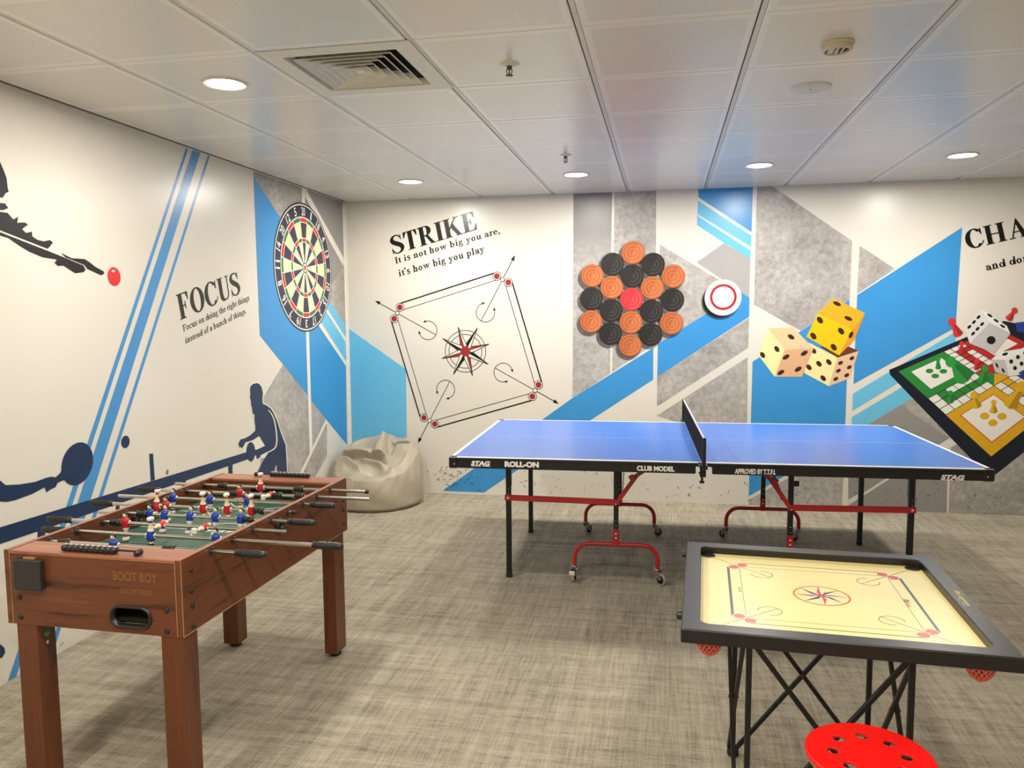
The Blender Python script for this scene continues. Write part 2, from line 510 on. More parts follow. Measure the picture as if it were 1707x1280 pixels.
    if ch in 'wy':
        def vee(o):
            Q((o, x), (o+T*1.15, x), (o+.27, .06), (o+.22, -.01)); Q((o+.22, -.01), (o+.27, .0), (o+.46, x), (o+.46-t*1.2, x))
        R(-.02, x-t*.9, .19+T*.4, x)
        if ch == 'y':
            vee(.04); R(.36, x-t*.9, .58, x); K((.29, .04, t*1.4), (.22, -.14, t*1.3), (.13, -.24, t*1.3)); dot(.10, -.21, T*.55); return P, .57
        vee(.04); vee(.34); R(.66, x-t*.9, .88, x); R(.32, x-t*.9, .52, x); return P, .87
    if ch == '.': dot(.09, .07, T*.6); return P, .20
    if ch == ',': dot(.09, .07, T*.6); K((.10+T*.4, .07, t*1.3), (.11, -.08, t), (.05, -.16, t*.6)); return P, .22
    if ch == "'": dot(.09, .95, T*.6); K((.10+T*.4, .95, t*1.3), (.10, .82, t), (.05, .76, t*.6)); return P, .20
    return [], .26

def serif_text(txt, T, t, track=0.05):
    out = []; x = 0.0
    for ch in txt:
        P, adv = serif_glyph(ch, T, t)
        out += [[(px+x, py) for px, py in p] for p in P]
        x += adv+track
    x -= track
    return [[(px/x, py) for px, py in p] for p in out]

_sans = {}
def sans_text(txt, bold=0.0, shear=0.0):
    """built-in sans lettering as triangles, width and height both normalised to 1"""
    key = (txt, bold, shear)
    if key in _sans: return _sans[key]
    cu = bpy.data.curves.new('lettering_source', 'FONT')
    cu.body = txt; cu.offset = bold; cu.shear = shear; cu.resolution_u = 3
    o = bpy.data.objects.new('lettering_source', cu)
    me = o.to_mesh()
    vs = [(v.co.x, v.co.y) for v in me.vertices]
    polys = [[vs[i] for i in p.vertices] for p in me.polygons]
    o.to_mesh_clear()
    bpy.data.objects.remove(o); bpy.data.curves.remove(cu)
    x0, x1 = min(v[0] for v in vs), max(v[0] for v in vs); y0, y1 = min(v[1] for v in vs), max(v[1] for v in vs)
    out = [[((x-x0)/(x1-x0), (y-y0)/(y1-y0)) for x, y in p] for p in polys]
    _sans[key] = out
    return out

# ------------------------------------------------------------------ room shell
WALLM = wall_mat()
g = G(); g.box(((XL+XR)/2, (YB+YF)/2, -0.05), (XR-XL+0.4, YB-YF+0.4, 0.1))
struct(g.build('floor', carpet_mat()))
g = G(); g.box((XL-0.05, (YB+YF)/2, ZC/2), (0.1, YB-YF, ZC+0.06)); wall_left = struct(g.build('wall_left', WALLM))
g = G(); g.box(((XL+XR)/2, YB+0.05, ZC/2), (XR-XL+0.2, 0.1, ZC+0.06)); wall_back = struct(g.build('wall_back', WALLM))
g = G(); g.box((XR+0.05, (YB+YF)/2, ZC/2), (0.1, YB-YF, ZC+0.06)); struct(g.build('wall_right', WALLM))
g = G(); g.box(((XL+XR)/2, YF-0.05, ZC/2), (XR-XL+0.2, 0.1, ZC+0.06)); struct(g.build('wall_front', WALLM))
TRIMM = plain('trim_white', 0xE9E5DA, 0.35)
g = G(); g.box((XL+0.003, YB-0.012, ZC/2), (0.006, 0.024, ZC), 0, .002); g.box((XL+0.012, YB-0.003, ZC/2), (0.024, 0.006, ZC), 0, .002)
struct(g.build('trim_1', TRIMM))

# ceiling: metal tiles, main runners with a dark slot, fine joints across
DIFF = (1, 2)                                   # grid cell taken by the air diffuser
LAMP_CELLS = [(0, 6), (2, 6), (4, 6), (6, 6), (0, 2),
              (0, -2), (2, -1), (4, -1), (1, -6), (5, -6)]  # this row: unseen downlights added to light the room
g = G()
i0, i1 = -2, 11; j0, j1 = -9, 9
g.add([(XL-.05, YF-.05, ZC+.03), (XR+.05, YF-.05, ZC+.03), (XR+.05, YB+.05, ZC+.03), (XL-.05, YB+.05, ZC+.03)], [(3, 2, 1, 0)], 1)
for i in range(i0, i1):
    for j in range(j0, j1):
        xa, xb = GX+i*TILE+.012, GX+(i+1)*TILE-.012
        ya, yb = GY+j*TILE+.0012, GY+(j+1)*TILE-.0012
        xa, xb, ya, yb = max(xa, XL), min(xb, XR), max(ya, YF), min(yb, YB)
        if xb-xa < .02 or yb-ya < .02 or (i, j) == DIFF: continue
        b = .0035
        vs = [(xa, ya, ZC+.012), (xb, ya, ZC+.012), (xb, yb, ZC+.012), (xa, yb, ZC+.012),
              (xa, ya, ZC+b), (xb, ya, ZC+b), (xb, yb, ZC+b), (xa, yb, ZC+b),
              (xa+b, ya+b, ZC), (xb-b, ya+b, ZC), (xb-b, yb-b, ZC), (xa+b, yb-b, ZC)]
        fs = [(0, 1, 5, 4), (1, 2, 6, 5), (2, 3, 7, 6), (3, 0, 4, 7), (4, 5, 9, 8), (5, 6, 10, 9), (6, 7, 11, 10), (7, 4, 8, 11), (11, 10, 9, 8)]
        g.add(vs, fs, 0)
for i in range(i0+1, i1+1):
    x = GX+i*TILE
    if XL+.02 < x < XR-.02:
        g.box((x+.0015, (YB+YF)/2, ZC+.007), (.0185, YB-YF, .009), 2, .001)
g.box((XL+.006, (YB+YF)/2, ZC-.002), (.012, YB-YF, .004), 2)
g.box(((XL+XR)/2, YB-.006, ZC-.002), (XR-XL, .012, .004), 2)
struct(g.build('ceiling', [ceiling_mat(), plain('slot_dark', 0x2A2926, .8), plain('runner_paint', 0xD8D4CA, .3)]))

# ------------------------------------------------------------------ printed wall pictures
REG = {'P': (0, 0, 1), 'R3': (0, 230, 2.845), 'R4': (0, 600, 2.845), 'R7': (440, 320, 5.12), 'R8': (380, 620, 4.923),
       'N': (930, 300, 3.2), 'D': (1240, 290, 3.655), 'E': (1240, 480, 3.46), 'K': (560, 320, 2.91),
       'J': (730, 660, 3.632), 'Q': (1140, 660, 3.0106), 'R5': (0, 770, 2.509)}

def ray(px, py):
    return FWD+RGT*((px-W_PX/2)/F_PX)-UPV*((py-H_PX/2)/F_PX)

def wall_pt(side, reg, p):
    """where a spot seen in the photograph lies on the wall: (y, z) or (x, z) in metres"""
    ox, oy, k = REG[reg]
    d = ray(ox+p[0]/k, oy+p[1]/k)
    if side == 'L':
        q = CAM_O+d*(XL/d.x); return (q.y, q.z)
    q = CAM_O+d*(YB/d.y); return (q.x, q.z)

def clip(poly, lo, hi, ax):
    def cut(pts, keep, val):
        out = []
        for i, p in enumerate(pts):
            q = pts[(i+1) % len(pts)]
            kp, kq = keep(p[ax]), keep(q[ax])
            if kp: out.append(p)
            if kp != kq:
                t = (val-p[ax])/(q[ax]-p[ax])
                out.append(tuple(a+(b-a)*t for a, b in zip(p, q)))
        return out
    poly = cut(poly, lambda v: v >= lo, lo)
    return cut(poly, lambda v: v <= hi, hi) if poly else poly

class Print:
    """ink on one wall, in thin layers"""
    def __init__(self, side):
        self.side, self.g, self.mats, self.count = side, G(), [], 0
    def mi(self, m):
        self.count += 1
        if m not in self.mats: self.mats.append(m)
        return self.mats.index(m)
    def P3(self, p, layer):
        e = 0.0006+0.00045*layer+(self.count % 60)*6e-6
        return (XL+e, p[0], p[1]) if self.side == 'L' else (p[0], YB-e, p[1])
    def poly(self, pts, m, layer=0):
        lo, hi = (YF, YB-.001) if self.side == 'L' else (XL+.001, XR)
        pts = clip(clip(pts, .001, ZC-.001, 1), lo, hi, 0)
        if len(pts) < 3: return
        k = self.mi(m)
        vs = [self.P3(p, layer) for p in pts]
        if len(pts) <= 4: self.g.add(vs, [tuple(range(len(pts)))], k)
        else: self.g.add(vs, [tuple(t) for t in tessellate_polygon([[Vector((*p, 0)) for p in pts]])], k)
    def px(self, reg, pts, m, layer=0):
        self.poly([wall_pt(self.side, reg, p) for p in pts], m, layer)
    def strip(self, reg, a0, a1, b0, b1, m, layer=0, e0=.15, e1=.5):
        """straight band between two edges, run on past both ends"""
        def ext(p, q, t): return (p[0]+(q[0]-p[0])*t, p[1]+(q[1]-p[1])*t)
        A0, A1, B0, B1 = [wall_pt(self.side, reg, p) for p in (a0, a1, b0, b1)]
        self.poly([ext(A0, B0, -e0), ext(A1, B1, -e0), ext(A0, B0, 1+e1), ext(A1, B1, 1+e1)][:2] + [ext(A1, B1, 1+e1), ext(A0, B0, 1+e1)], m, layer)
    def disc(self, c, r, m, layer=0, n=36, ry=None):
        k = self.mi(m); pts = circ(c[0], c[1], r, n, ry)
        self.g.add([self.P3(p, layer) for p in pts], [tuple(range(n))], k)
    def ring(self, c, r0, r1, m, layer=0, a0=0.0, a1=360.0, n=48):
        k = self.mi(m); a0, a1 = math.radians(a0), math.radians(a1)
        n = max(3, int(n*(a1-a0)/(2*PI)))
        vs = []
        for i in range(n+1):
            a = a0+(a1-a0)*i/n
            vs += [self.P3((c[0]+r*cos(a), c[1]+r*sin(a)), layer) for r in (r0, r1)]
        self.g.add(vs, [(2*i, 2*i+1, 2*i+3, 2*i+2) for i in range(n)], k)
    def line(self, a, b, w, m, layer=0):
        dx, dy = b[0]-a[0], b[1]-a[1]; l = math.hypot(dx, dy); nx, ny = -dy/l*w/2, dx/l*w/2
        self.poly([(a[0]+nx, a[1]+ny), (b[0]+nx, b[1]+ny), (b[0]-nx, b[1]-ny), (a[0]-nx, a[1]-ny)], m, layer)
    def text(self, reg, bl, br, tl, polys, m, layer=0):
        B, Rr, Tt = [wall_pt(self.side, reg, p) for p in (bl, br, tl)]
        ex = (Rr[0]-B[0], Rr[1]-B[1]); ey = (Tt[0]-B[0], Tt[1]-B[1])
        for p in polys:
            self.poly([(B[0]+ex[0]*x+ey[0]*y, B[1]+ex[1]*x+ey[1]*y) for x, y in p], m, layer)
    def done(self, name, label=None):
        o = self.g.build(name, self.mats, wall_left if self.side == 'L' else wall_back)
        if label: o['label'] = label
        return o

V_BLUE = vinyl('blue', 0x3C93D2); V_LIGHT = vinyl('light_blue', 0x6CBFE4); V_NAVY = vinyl('navy', 0x1C3256)
V_STRIPE = vinyl('stripe_blue', 0x4A93CE); V_INK = vinyl('ink', 0x0D0C0B); V_WHITE = vinyl('white', 0xEAE5D8)
V_DGREY = vinyl('grey', 0x96928F); V_MGREY = vinyl('mid_grey', 0xA9A6A3); V_RED = vinyl('red', 0xDE2A2E)
V_CREAM = vinyl('cream', 0xE9D9AE); V_GREEN = vinyl('green', 0x2F7A45); V_SLATE = vinyl('slate', 0x2A2F45)
CONC = concrete('concrete_print', 0x8A8681, 0xB0ABA5)
CONC_D = concrete('concrete_print_dark', 0x8C8883, 0xA5A09A)

# ---- left wall
p = Print('L')
for a0, a1, b0, b1 in (((882, 48), (893, 50), (470, 1280), (492, 1280)), ((912, 60), (950, 70), (514, 1280), (567, 1280)), ((985, 83), (995, 86), (602, 1280), (618, 1280))):
    p.strip('R3', a0, a1, b0, b1, V_STRIPE, 0, .1, 1.6)
p.done('stripes_print', 'three slanting blue stripes printed on the left wall')

p = Print('L')
p.px('P', [(422.5, 270), (505, 300), (571, 325), (577, 560), (551, 520), (515, 560), (422.5, 300)], CONC_D, 0)
p.px('P', [(422.5, 294), (463, 356.5), (506, 421), (516, 520), (519, 668), (512, 657.6), (433, 559)], V_BLUE, 1)
p.px('P', [(507.4, 320), (572.8, 444), (552.3, 476), (515, 538)], V_DGREY, 1)
p.px('P', [(512.3, 300), (573, 330), (573, 431), (512.3, 320)], V_DGREY, 1)
p.px('P', [(507.4, 326), (572.5, 444), (572.5, 429.4), (512.3, 320), (507, 305)], V_WHITE, 2)
p.px('P', [(515, 512), (531.8, 540.7), (576.6, 608), (578.5, 741), (543.5, 699), (518.7, 667.7)], V_BLUE, 1)
p.px('P', [(505, 455), (549.8, 502.6), (575, 540), (577, 602), (534, 535)], V_LIGHT, 1)
p.px('P', [(530, 534), (577, 603), (577, 611), (528, 538)], V_WHITE, 2)
p.px('P', [(530, 491), (576, 563), (576, 570.5), (530, 497.5)], V_WHITE, 2)
p.px('P', [(471.7, 608), (512, 657.6), (543.5, 699), (545, 711), (545, 760), (525, 795), (480, 880), (430, 900), (436, 700), (439, 662)], CONC, 0)
p.px('P', [(502, 300), (507, 300), (520.5, 745), (515.8, 757)], V_WHITE, 3)
p.px('R8', [(590, 830), (612, 830), (815, 405), (803, 388)], V_WHITE, 2)
p.done('geometric_panels_print', 'blue, grey and concrete-patterned panels printed beside the room corner')

# dart board picture
p = Print('L'); c = (5.6, 1.9); RD = .49
p.disc(c, RD*1.0, V_SLATE, 4, 64); p.ring(c, RD*.955, RD*.975, V_WHITE, 5, n=64); p.ring(c, RD*.765, RD*.785, V_WHITE, 5, n=64)
for k in range(20):
    a = 90-18*k; dark = (k % 2 == 0)
    for r0, r1, mm in ((.46, .70, V_SLATE if dark else V_CREAM), (.08, .395, V_SLATE if dark else V_CREAM),
                       (.70, .765, V_RED if dark else V_GREEN), (.395, .46, V_RED if dark else V_GREEN)):
        p.ring(c, RD*r0, RD*r1, mm, 5, a-9, a+9, 80)
for k in range(20):
    a = math.radians(99-18*k)
    p.line((c[0]+RD*.07*cos(a), c[1]+RD*.07*sin(a)), (c[0]+RD*.77*cos(a), c[1]+RD*.77*sin(a)), .006, V_WHITE, 6)
for r in (.395, .46, .70): p.ring(c, RD*(r-.006), RD*(r+.006), V_WHITE, 6, n=64)
p.disc(c, RD*.085, V_GREEN, 7); p.disc(c, RD*.062, V_WHITE, 8); p.disc(c, RD*.04, V_RED, 9)
for k, tx in enumerate(['20', '1', '18', '4', '13', '6', '10', '15', '2', '17', '3', '19', '7', '16', '8', '11', '14', '20', '12', '5']):
    a = math.radians(90-18*k); ux, uy = (sin(a), -cos(a)); h = .064; w = (.036 if len(tx) == 1 else .062)*(.6 if tx in '1' else 1)
    cx, cy = c[0]+RD*.868*cos(a), c[1]+RD*.868*sin(a)
    for q in sans_text(tx, .02):
        p.poly([(cx+ux*(x-.5)*w+cos(a)*(y-.5)*h, cy+uy*(x-.5)*w+sin(a)*(y-.5)*h) for x, y in q], V_WHITE, 5)
p.done('dartboard_print', 'large round dart board printed on the left wall')

p = Print('L'); BS = (.145, .08)
p.text('R3', (855, 864), (1142, 737), (833, 745), serif_text('FOCUS', .20, .05, .05), V_INK, 1)
p.text('R3', (870, 918), (1183, 768), (865, 888), serif_text('Focus on doing the right things', *BS), V_INK, 1)
p.text('R3', (880, 975), (1168, 830), (876, 946), serif_text('instead of a bunch of things.', *BS), V_INK, 1)
p.done('lettering_print', 'black FOCUS lettering with two smaller lines')

# snooker player reaching for the red ball
p = Print('L'); IK = vinyl('soft_black', 0x121111)
p.px('R3', [(-260, 60), (-80, 40), (-10, 95), (0, 115), (15, 150), (30, 190), (35, 235), (40, 255), (25, 262), (12, 283), (-60, 280), (-260, 300)], IK, 2)
p.px('R3', [(-120, 300), (0, 308), (22, 310), (38, 332), (15, 342), (-20, 338), (-120, 340)], IK, 2)
p.px('R3', [(-300, 330), (0, 350), (35, 355), (62, 386), (85, 373), (80, 402), (115, 400), (132, 410), (104, 432), (122, 450), (150, 444), (152, 466), (175, 482), (205, 490), (236, 484), (250, 496), (236, 514), (225, 525), (0, 437), (-300, 320)], IK, 2)
p.px('R3', [(-300, 335), (0, 447), (225, 535), (300, 565), (395, 605), (405, 625), (396, 636), (356, 641), (330, 625), (300, 605), (274, 607), (258, 592), (268, 576), (200, 565), (140, 540), (90, 510), (40, 475), (0, 462), (-300, 420)], IK, 2)
p.px('R3', [(288, 545), (340, 570), (400, 574), (425, 590), (450, 610), (490, 632), (494, 643), (478, 651), (455, 640), (412, 620), (400, 602), (310, 566)], IK, 2)
p.done('snooker_player_print', 'black silhouette of a player lining up a shot')
p = Print('L'); rb = wall_pt('L', 'P', (190, 461))
p.disc(rb, .047, V_RED, 2); p.disc((rb[0]-.006, rb[1]+.027), .012, V_WHITE, 3, 20, .006)
p.done('red_ball_print', 'small red ball printed in front of the reaching hand')

# table tennis players, table and ball
p = Print('L')
p.px('R4', [(-260, 880), (0, 793), (1175, 435), (1177, 470), (215, 800), (0, 872), (-260, 958)], V_NAVY, 2)
p.px('R4', [(707, 445), (725, 443), (733, 568), (714, 574)], V_NAVY, 2)
for q in ([(862, 560), (880, 556), (880, 640), (865, 640)], [(1082, 488), (1102, 482), (1102, 600), (1084, 600)],
          [(177, 800), (213, 790), (213, 1000), (180, 1000)], [(548, 690), (566, 686), (566, 760), (550, 760)]): p.px('R4', q, V_NAVY, 2)
pc = [(365+75*cos(a)*.98+16*sin(a), 492-102*sin(a)) for a in [2*PI*i/40 for i in range(40)]]
p.px('R4', pc, V_NAVY, 3)
p.px('R4', [(-120, 520), (0, 572), (25, 593), (90, 590), (165, 578), (213, 560), (240, 553), (262, 556), (285, 535), (297, 505), (345, 585), (318, 572), (298, 570), (272, 582), (262, 602), (238, 613), (220, 627), (210, 603), (150, 635), (70, 664), (30, 672), (0, 670), (-120, 640)], V_NAVY, 3)
bc = wall_pt('L', 'R4', (594, 388)); p.disc(bc, .032, V_NAVY, 2)
HALO = [(235, 82), (200, 90), (178, 110), (170, 140), (174, 205), (178, 240), (180, 275), (187, 292), (192, 348), (207, 352), (207, 400), (214, 445), (214, 478), (176, 514), (132, 538), (100, 544), (82, 570), (74, 606), (84, 640), (108, 638), (140, 600), (165, 575), (120, 650), (150, 740), (180, 745), (215, 720), (260, 712), (300, 700), (270, 790), (232, 860), (352, 860), (384, 800), (398, 780), (412, 860), (490, 860), (486, 700), (480, 596), (458, 541), (438, 490), (413, 408), (383, 336), (356, 294), (314, 262), (292, 254), (288, 228), (293, 170), (283, 122), (264, 92)]
p.px('R8', HALO, V_WHITE, 1)
BODY = [(235, 90), (205, 98), (185, 115), (178, 140), (182, 180), (178, 205), (186, 235), (188, 275), (195, 290), (200, 342), (215, 346), (215, 400), (222, 445), (222, 480), (180, 520), (135, 545), (105, 550), (90, 570), (80, 606), (90, 600), (92, 628), (102, 612), (112, 628), (130, 602), (140, 578), (200, 560), (255, 525), (275, 560), (303, 605), (240, 635), (222, 660), (235, 715), (262, 700), (276, 676), (330, 660), (285, 730), (260, 780), (215, 880), (352, 880), (385, 790), (395, 762), (405, 820), (420, 880), (486, 880), (478, 700), (472, 600), (450, 545), (430, 490), (405, 410), (375, 340), (350, 300), (310, 270), (285, 262), (280, 230), (285, 170), (275, 125), (258, 100)]
p.px('R8', BODY, V_NAVY, 3)
p.px('R8', [(185+37*cos(a), 655-80*sin(a)) for a in [2*PI*i/32 for i in range(32)]], V_NAVY, 3)
p.px('R8', [(205, 640), (245, 636), (262, 690), (210, 682)], V_NAVY, 3)
for q in ribbon(smooth_path([(328, 312, 6), (362, 356, 8), (385, 430, 9), (398, 540, 10), (392, 605, 10), (368, 636, 9), (310, 665, 8), (262, 690, 5)])): p.px('R8', q, V_WHITE, 4)
p.px('R5', [(-30, 760), (4, 764), (18, 778), (20, 798), (8, 818), (-30, 824)], V_NAVY, 2)
p.done('table_tennis_print', 'navy silhouettes of a bat, a ball and a bearded player at a table')

# ---- back wall panels
p = Print('B'); g1 = vinyl('smooth_grey', 0x8F8C8A)
p.px('P', [(577.5, 545), (676.8, 615.5), (679, 790), (580, 790)], V_LIGHT, 0)
p.px('P', [(738, 818), (953.4, 664), (1089, 579.7), (1088.8, 632.8), (988, 698), (807, 821)], V_BLUE, 0)
p.px('P', [(1096.6, 573.4), (1234.7, 487), (1249.4, 496), (1248.8, 528), (1095.6, 628)], V_BLUE, 1)
p.px('P', [(956, 300), (1020.8, 300), (1018, 470), (1016.9, 622), (954.4, 664)], concrete_fade(), 0)
p.px('P', [(1024.4, 300), (1094, 300), (1092.5, 572), (1020.6, 620)], CONC, 0)
p.px('N', [(545, 345), (975, 600), (533, 875)], CONC, 0)
p.px('P', [(1161, 437.5), (1206.6, 405.6), (1251, 431), (1248.8, 496)], V_MGREY, 0)
p.px('N', [(748, 20), (1041, 20), (1033, 278), (750, 92)], V_BLUE, 0)
p.px('N', [(747, 110), (1033, 298), (1031, 357), (744, 182)], V_LIGHT, 0)
p.px('N', [(743, 190), (1030, 378), (1026, 421), (885, 335), (742, 240)], V_LIGHT, 0)
p.px('N', [(530, 1050), (1020, 735), (1015, 895), (528, 1208)], CONC, 0)
p.px('N', [(1012, 945), (1010, 1310), (700, 1310), (526, 1258)], CONC, 0)
p.px('P', [(1254.5, 602.8), (1416.3, 500.2), (1408, 737), (1248, 827)], V_BLUE, 0)
p.px('P', [(1248, 833), (1408, 745), (1403, 850), (1247, 850)], CONC, 0)
p.px('D', [(82, 20), (170, 20), (170, 72), (660, 408), (645, 768), (345, 955), (62, 795)], CONC, 0)
p.px('D', [(705, 437), (920, 577), (690, 730)], CONC, 0)
p.px('D', [(690, 738), (1330, 325), (1290, 935), (668, 1280)], V_BLUE, 0)
p.px('E', [(628, 610), (1222, 252), (1220, 345), (625, 710)], V_LIGHT, 0)
p.px('E', [(622, 745), (960, 542), (1000, 615), (905, 675), (720, 785), (620, 845)], V_LIGHT, 0)
p.px('E', [(905, 675), (1185, 865), (1130, 900), (690, 1180), (615, 1180), (615, 850)], V_DGREY, 0)
p.px('E', [(905, 675), (1010, 612), (1300, 920), (1185, 865)], CONC, 0)
p.px('P', [(1414, 842), (1485, 797), (1580, 770), (1578, 856), (1408, 850)], V_DGREY, 0)
p.px('Q', [(825, 380), (1030, 380), (1000, 415), (825, 520)], V_DGREY, 0)
p.px('P', [(1585, 745), (1707, 690), (1850, 680), (1850, 870), (1581, 862)], CONC_D, 0)
p.done('geometric_panels_print', 'blue, grey and concrete-patterned panels printed across the back wall')

# carrom court drawing
p = Print('B'); c0 = (-1.654, 1.226); th = math.radians(16.4)
def rt(x, y): return (c0[0]+cos(th)*x-sin(th)*y, c0[1]+sin(th)*x+cos(th)*y)
DRED = vinyl('dark_red', 0x9C2A2C)
for k in range(4):
    a = k*PI/2
    def r4(x, y): return rt(cos(a)*x-sin(a)*y, sin(a)*x+cos(a)*y)
    p.line(r4(-.443, .552), r4(.443, .552), .011, V_INK, 1); p.line(r4(-.443, .492), r4(.443, .492), .005, V_INK, 1)
    for sx in (-1, 1):
        cc = r4(sx*.443, .521); p.disc(cc, .037, V_INK, 2); p.disc(cc, .032, V_WHITE, 3); p.disc(cc, .025, DRED, 4)
    cc = r4(.480, .480); p.disc(cc, .019, V_INK, 2); p.disc(cc, .0145, V_WHITE, 3)
    p.line(r4(.493, .493), r4(.625, .625), .006, V_INK, 1); p.line(r4(.205, .205), r4(.468, .468), .005, V_INK, 1)
    e = r4(.640, .640); d = r4(.605, .605); n1 = r4(.618, .595); n2 = r4(.595, .618); p.poly([e, n1, n2], V_INK, 2)
    cc = r4(.262, .262); b = 45+math.degrees(th)+90*k
    p.ring(cc, .077, .082, V_INK, 1, b+42, b+318)
    for s in (1, -1):
        ang = math.radians(b+s*40); t = (cc[0]+.0795*cos(ang), cc[1]+.0795*sin(ang)); tx, ty = sin(ang)*s, -cos(ang)*s
        p.poly([(t[0]+tx*.014, t[1]+ty*.014), (t[0]-tx*.012+cos(ang)*.011, t[1]-ty*.012+sin(ang)*.011), (t[0]-tx*.012-cos(ang)*.011, t[1]-ty*.012-sin(ang)*.011)], V_INK, 2)
for r in (.176, .143): p.ring(c0, r-.0025, r+.0025, V_INK, 1, n=64)
for k in range(8):
    a = math.radians(16.4+45*k); R1 = .215 if k % 2 == 0 else .225; mm = DRED if k % 2 == 0 else V_INK
    tip = (c0[0]+R1*cos(a), c0[1]+R1*sin(a))
    for s, m2 in ((1, mm), (-1, V_WHITE)):
        bb = a+s*math.radians(24); q = (c0[0]+.062*cos(bb), c0[1]+.062*sin(bb))
        p.poly([c0, tip, q] if s > 0 else [c0, q, tip], m2, 2)
        p.line(q, tip, .005, V_INK, 3)
    p.line(c0, tip, .004, V_INK, 3)
p.disc(c0, .043, DRED, 4)
p.done('carrom_court_print', 'tilted line drawing of a carrom court with a red and black star')

p = Print('B')
p.text('K', (275, 306), (689, 181), (257, 218), serif_text('STRIKE', .21, .055, .05), V_INK, 1)
p.text('K', (290, 348), (797, 200), (285, 318), serif_text('It is not how big you are,', .17, .095, .06), V_INK, 1)
p.text('K', (307, 410), (722, 290), (301, 378), serif_text("it's how big you play", .17, .095, .06), V_INK, 1)
p.done('lettering_print', 'black STRIKE lettering with two smaller lines')

# carrom pieces and striker
p = Print('B'); SH = [shade_mat('print_shadow', (.02, .02, .02, 1), .16)]
TER = vinyl('terracotta', 0xBE6A3C); TER_D = vinyl('terracotta_dark', 0x8E4522); TER_L = vinyl('terracotta_light', 0xD98E5E)
BLK = vinyl('piece_black', 0x2A2827); BLK_D = vinyl('piece_black_dark', 0x100F0F); BLK_L = vinyl('piece_black_light', 0x524E4B)
QR = vinyl('queen_red', 0xD4383C); QR_D = vinyl('queen_dark', 0xB82A30); QR_L = vinyl('queen_light', 0xEB6A68)
ORDER = {(0, 0): 'r'}
cx0, cy0, sp = -.268, 1.649, .1858; tl = math.radians(-1.4)
def hexp(q, r):
    x, y = sp*(q*cos(PI/6)), sp*(r+q*.5); return (cx0+x*cos(tl)-y*sin(tl), cy0+x*sin(tl)+y*cos(tl))
cells = {(0, 0): 'r', (0, 1): 'b', (0, 2): 't', (0, -1): 't', (0, -2): 't', (1, 0): 't', (1, 1): 'b', (1, -1): 'b', (1, -2): 'b',
         (-1, 1): 't', (-1, 2): 'b', (-1, 0): 'b', (-1, -1): 'b', (2, 0): 't', (2, -1): 'b', (2, -2): 't', (-2, 2): 't', (-2, 1): 'b', (-2, 0): 't'}
rc = sp*.497
for n, (q, r) in enumerate(cells):
    x, y = hexp(q, r)
    for s in range(4): p.disc((x-.016-.004*s, y-.018-.005*s), rc+.012-.006*s, SH[0], 2+s*.4, 28)
for (q, r), kd in cells.items():
    c = hexp(q, r); base, dk, lt = {'r': (QR, QR_D, QR_L), 'b': (BLK, BLK_D, BLK_L), 't': (TER, TER_D, TER_L)}[kd]
    p.disc(c, rc, dk, 5, 40); p.disc((c[0]+.002, c[1]+.002), rc*.965, base, 6, 40)
    for R1 in (.80, .50, .20):
        p.ring(c, rc*(R1-.05), rc*R1, dk, 7, 60, 250, 40); p.ring(c, rc*(R1-.05), rc*R1, lt, 7, 250, 420, 40)
p.done('carrom_pieces_print', 'hexagon of terracotta and black carrom pieces around a red queen')
p = Print('B'); c = (.447, 1.658)
for s in range(7): p.disc((c[0]-.028-.003*s+.006, c[1]-.034+.001*s), .146-.007*s, shade_mat('striker_shadow', (.01, .01, .01, 1), .35), 4+.2*s, 40)
p.disc((c[0]-.002, c[1]-.004), .141, vinyl('striker_rim', 0xD9D4D2), 6, 48); p.disc(c, .137, vinyl('striker_white', 0xE9E6E6), 7, 48); p.ring(c, .083, .102, vinyl('striker_red', 0xB4232F), 8)
p.done('striker_print', 'white carrom striker with a red ring')

# tumbling dice
p = Print('B'); PIP = vinyl('pip_brown', 0x43221A)
def face(reg, pts, h): p.px(reg, pts, vinyl('ink_%06x' % h, h), LY)
def pip(reg, x, y, rx, ry, m=PIP, tilt=0.3):
    p.px(reg, [(x+rx*cos(a)+ry*sin(a)*tilt*.4, y+ry*sin(a)+rx*cos(a)*tilt) for a in [2*PI*i/18 for i in range(18)]], m, LY+1)
LY = 1
face('E', [(375, 315), (540, 400), (490, 566), (348, 490)], 0xF3E7A2); face('E', [(540, 400), (662, 362), (612, 520), (490, 566)], 0xE3BE98); face('E', [(560, 320), (662, 362), (540, 402), (440, 340)], 0x6B3B22)
for x, y in ((402, 362), (375, 457), (433, 437), (490, 427), (457, 520)): pip('E', x, y, 16, 16)
for x, y in ((557, 432), (623, 405), (545, 477), (608, 457), (530, 524), (593, 503)): pip('E', x, y, 14, 11, PIP, -.25)
LY = 3
face('E', [(140, 233), (285, 228), (402, 348), (235, 356)], 0xE2CB9C); face('E', [(140, 233), (235, 356), (178, 512), (84, 388)], 0xF6EBA6); face('E', [(235, 356), (402, 348), (335, 512), (178, 512)], 0xDFB084)
pip('E', 272, 282, 19, 14); pip('E', 190, 352, 15, 17); pip('E', 108, 386, 15, 17)
for x, y in ((243, 398), (348, 376), (213, 487), (313, 468)): pip('E', x, y, 20, 14, PIP, -.35)
LY = 5
face('D', [(545, 757), (738, 848), (660, 947), (450, 850)], 0xFBAF2A); face('D', [(450, 850), (660, 947), (580, 1105), (380, 992)], 0xF7C414); face('D', [(738, 848), (660, 947), (580, 1105), (672, 1012)], 0xF5962A)
for x, y in ((567, 790), (636, 880)): pip('D', x, y, 24, 13)
for x, y in ((463, 890), (592, 957), (423, 987), (547, 1055)): pip('D', x, y, 19, 20)
pip('D', 652, 980, 14, 20, PIP, -.4)
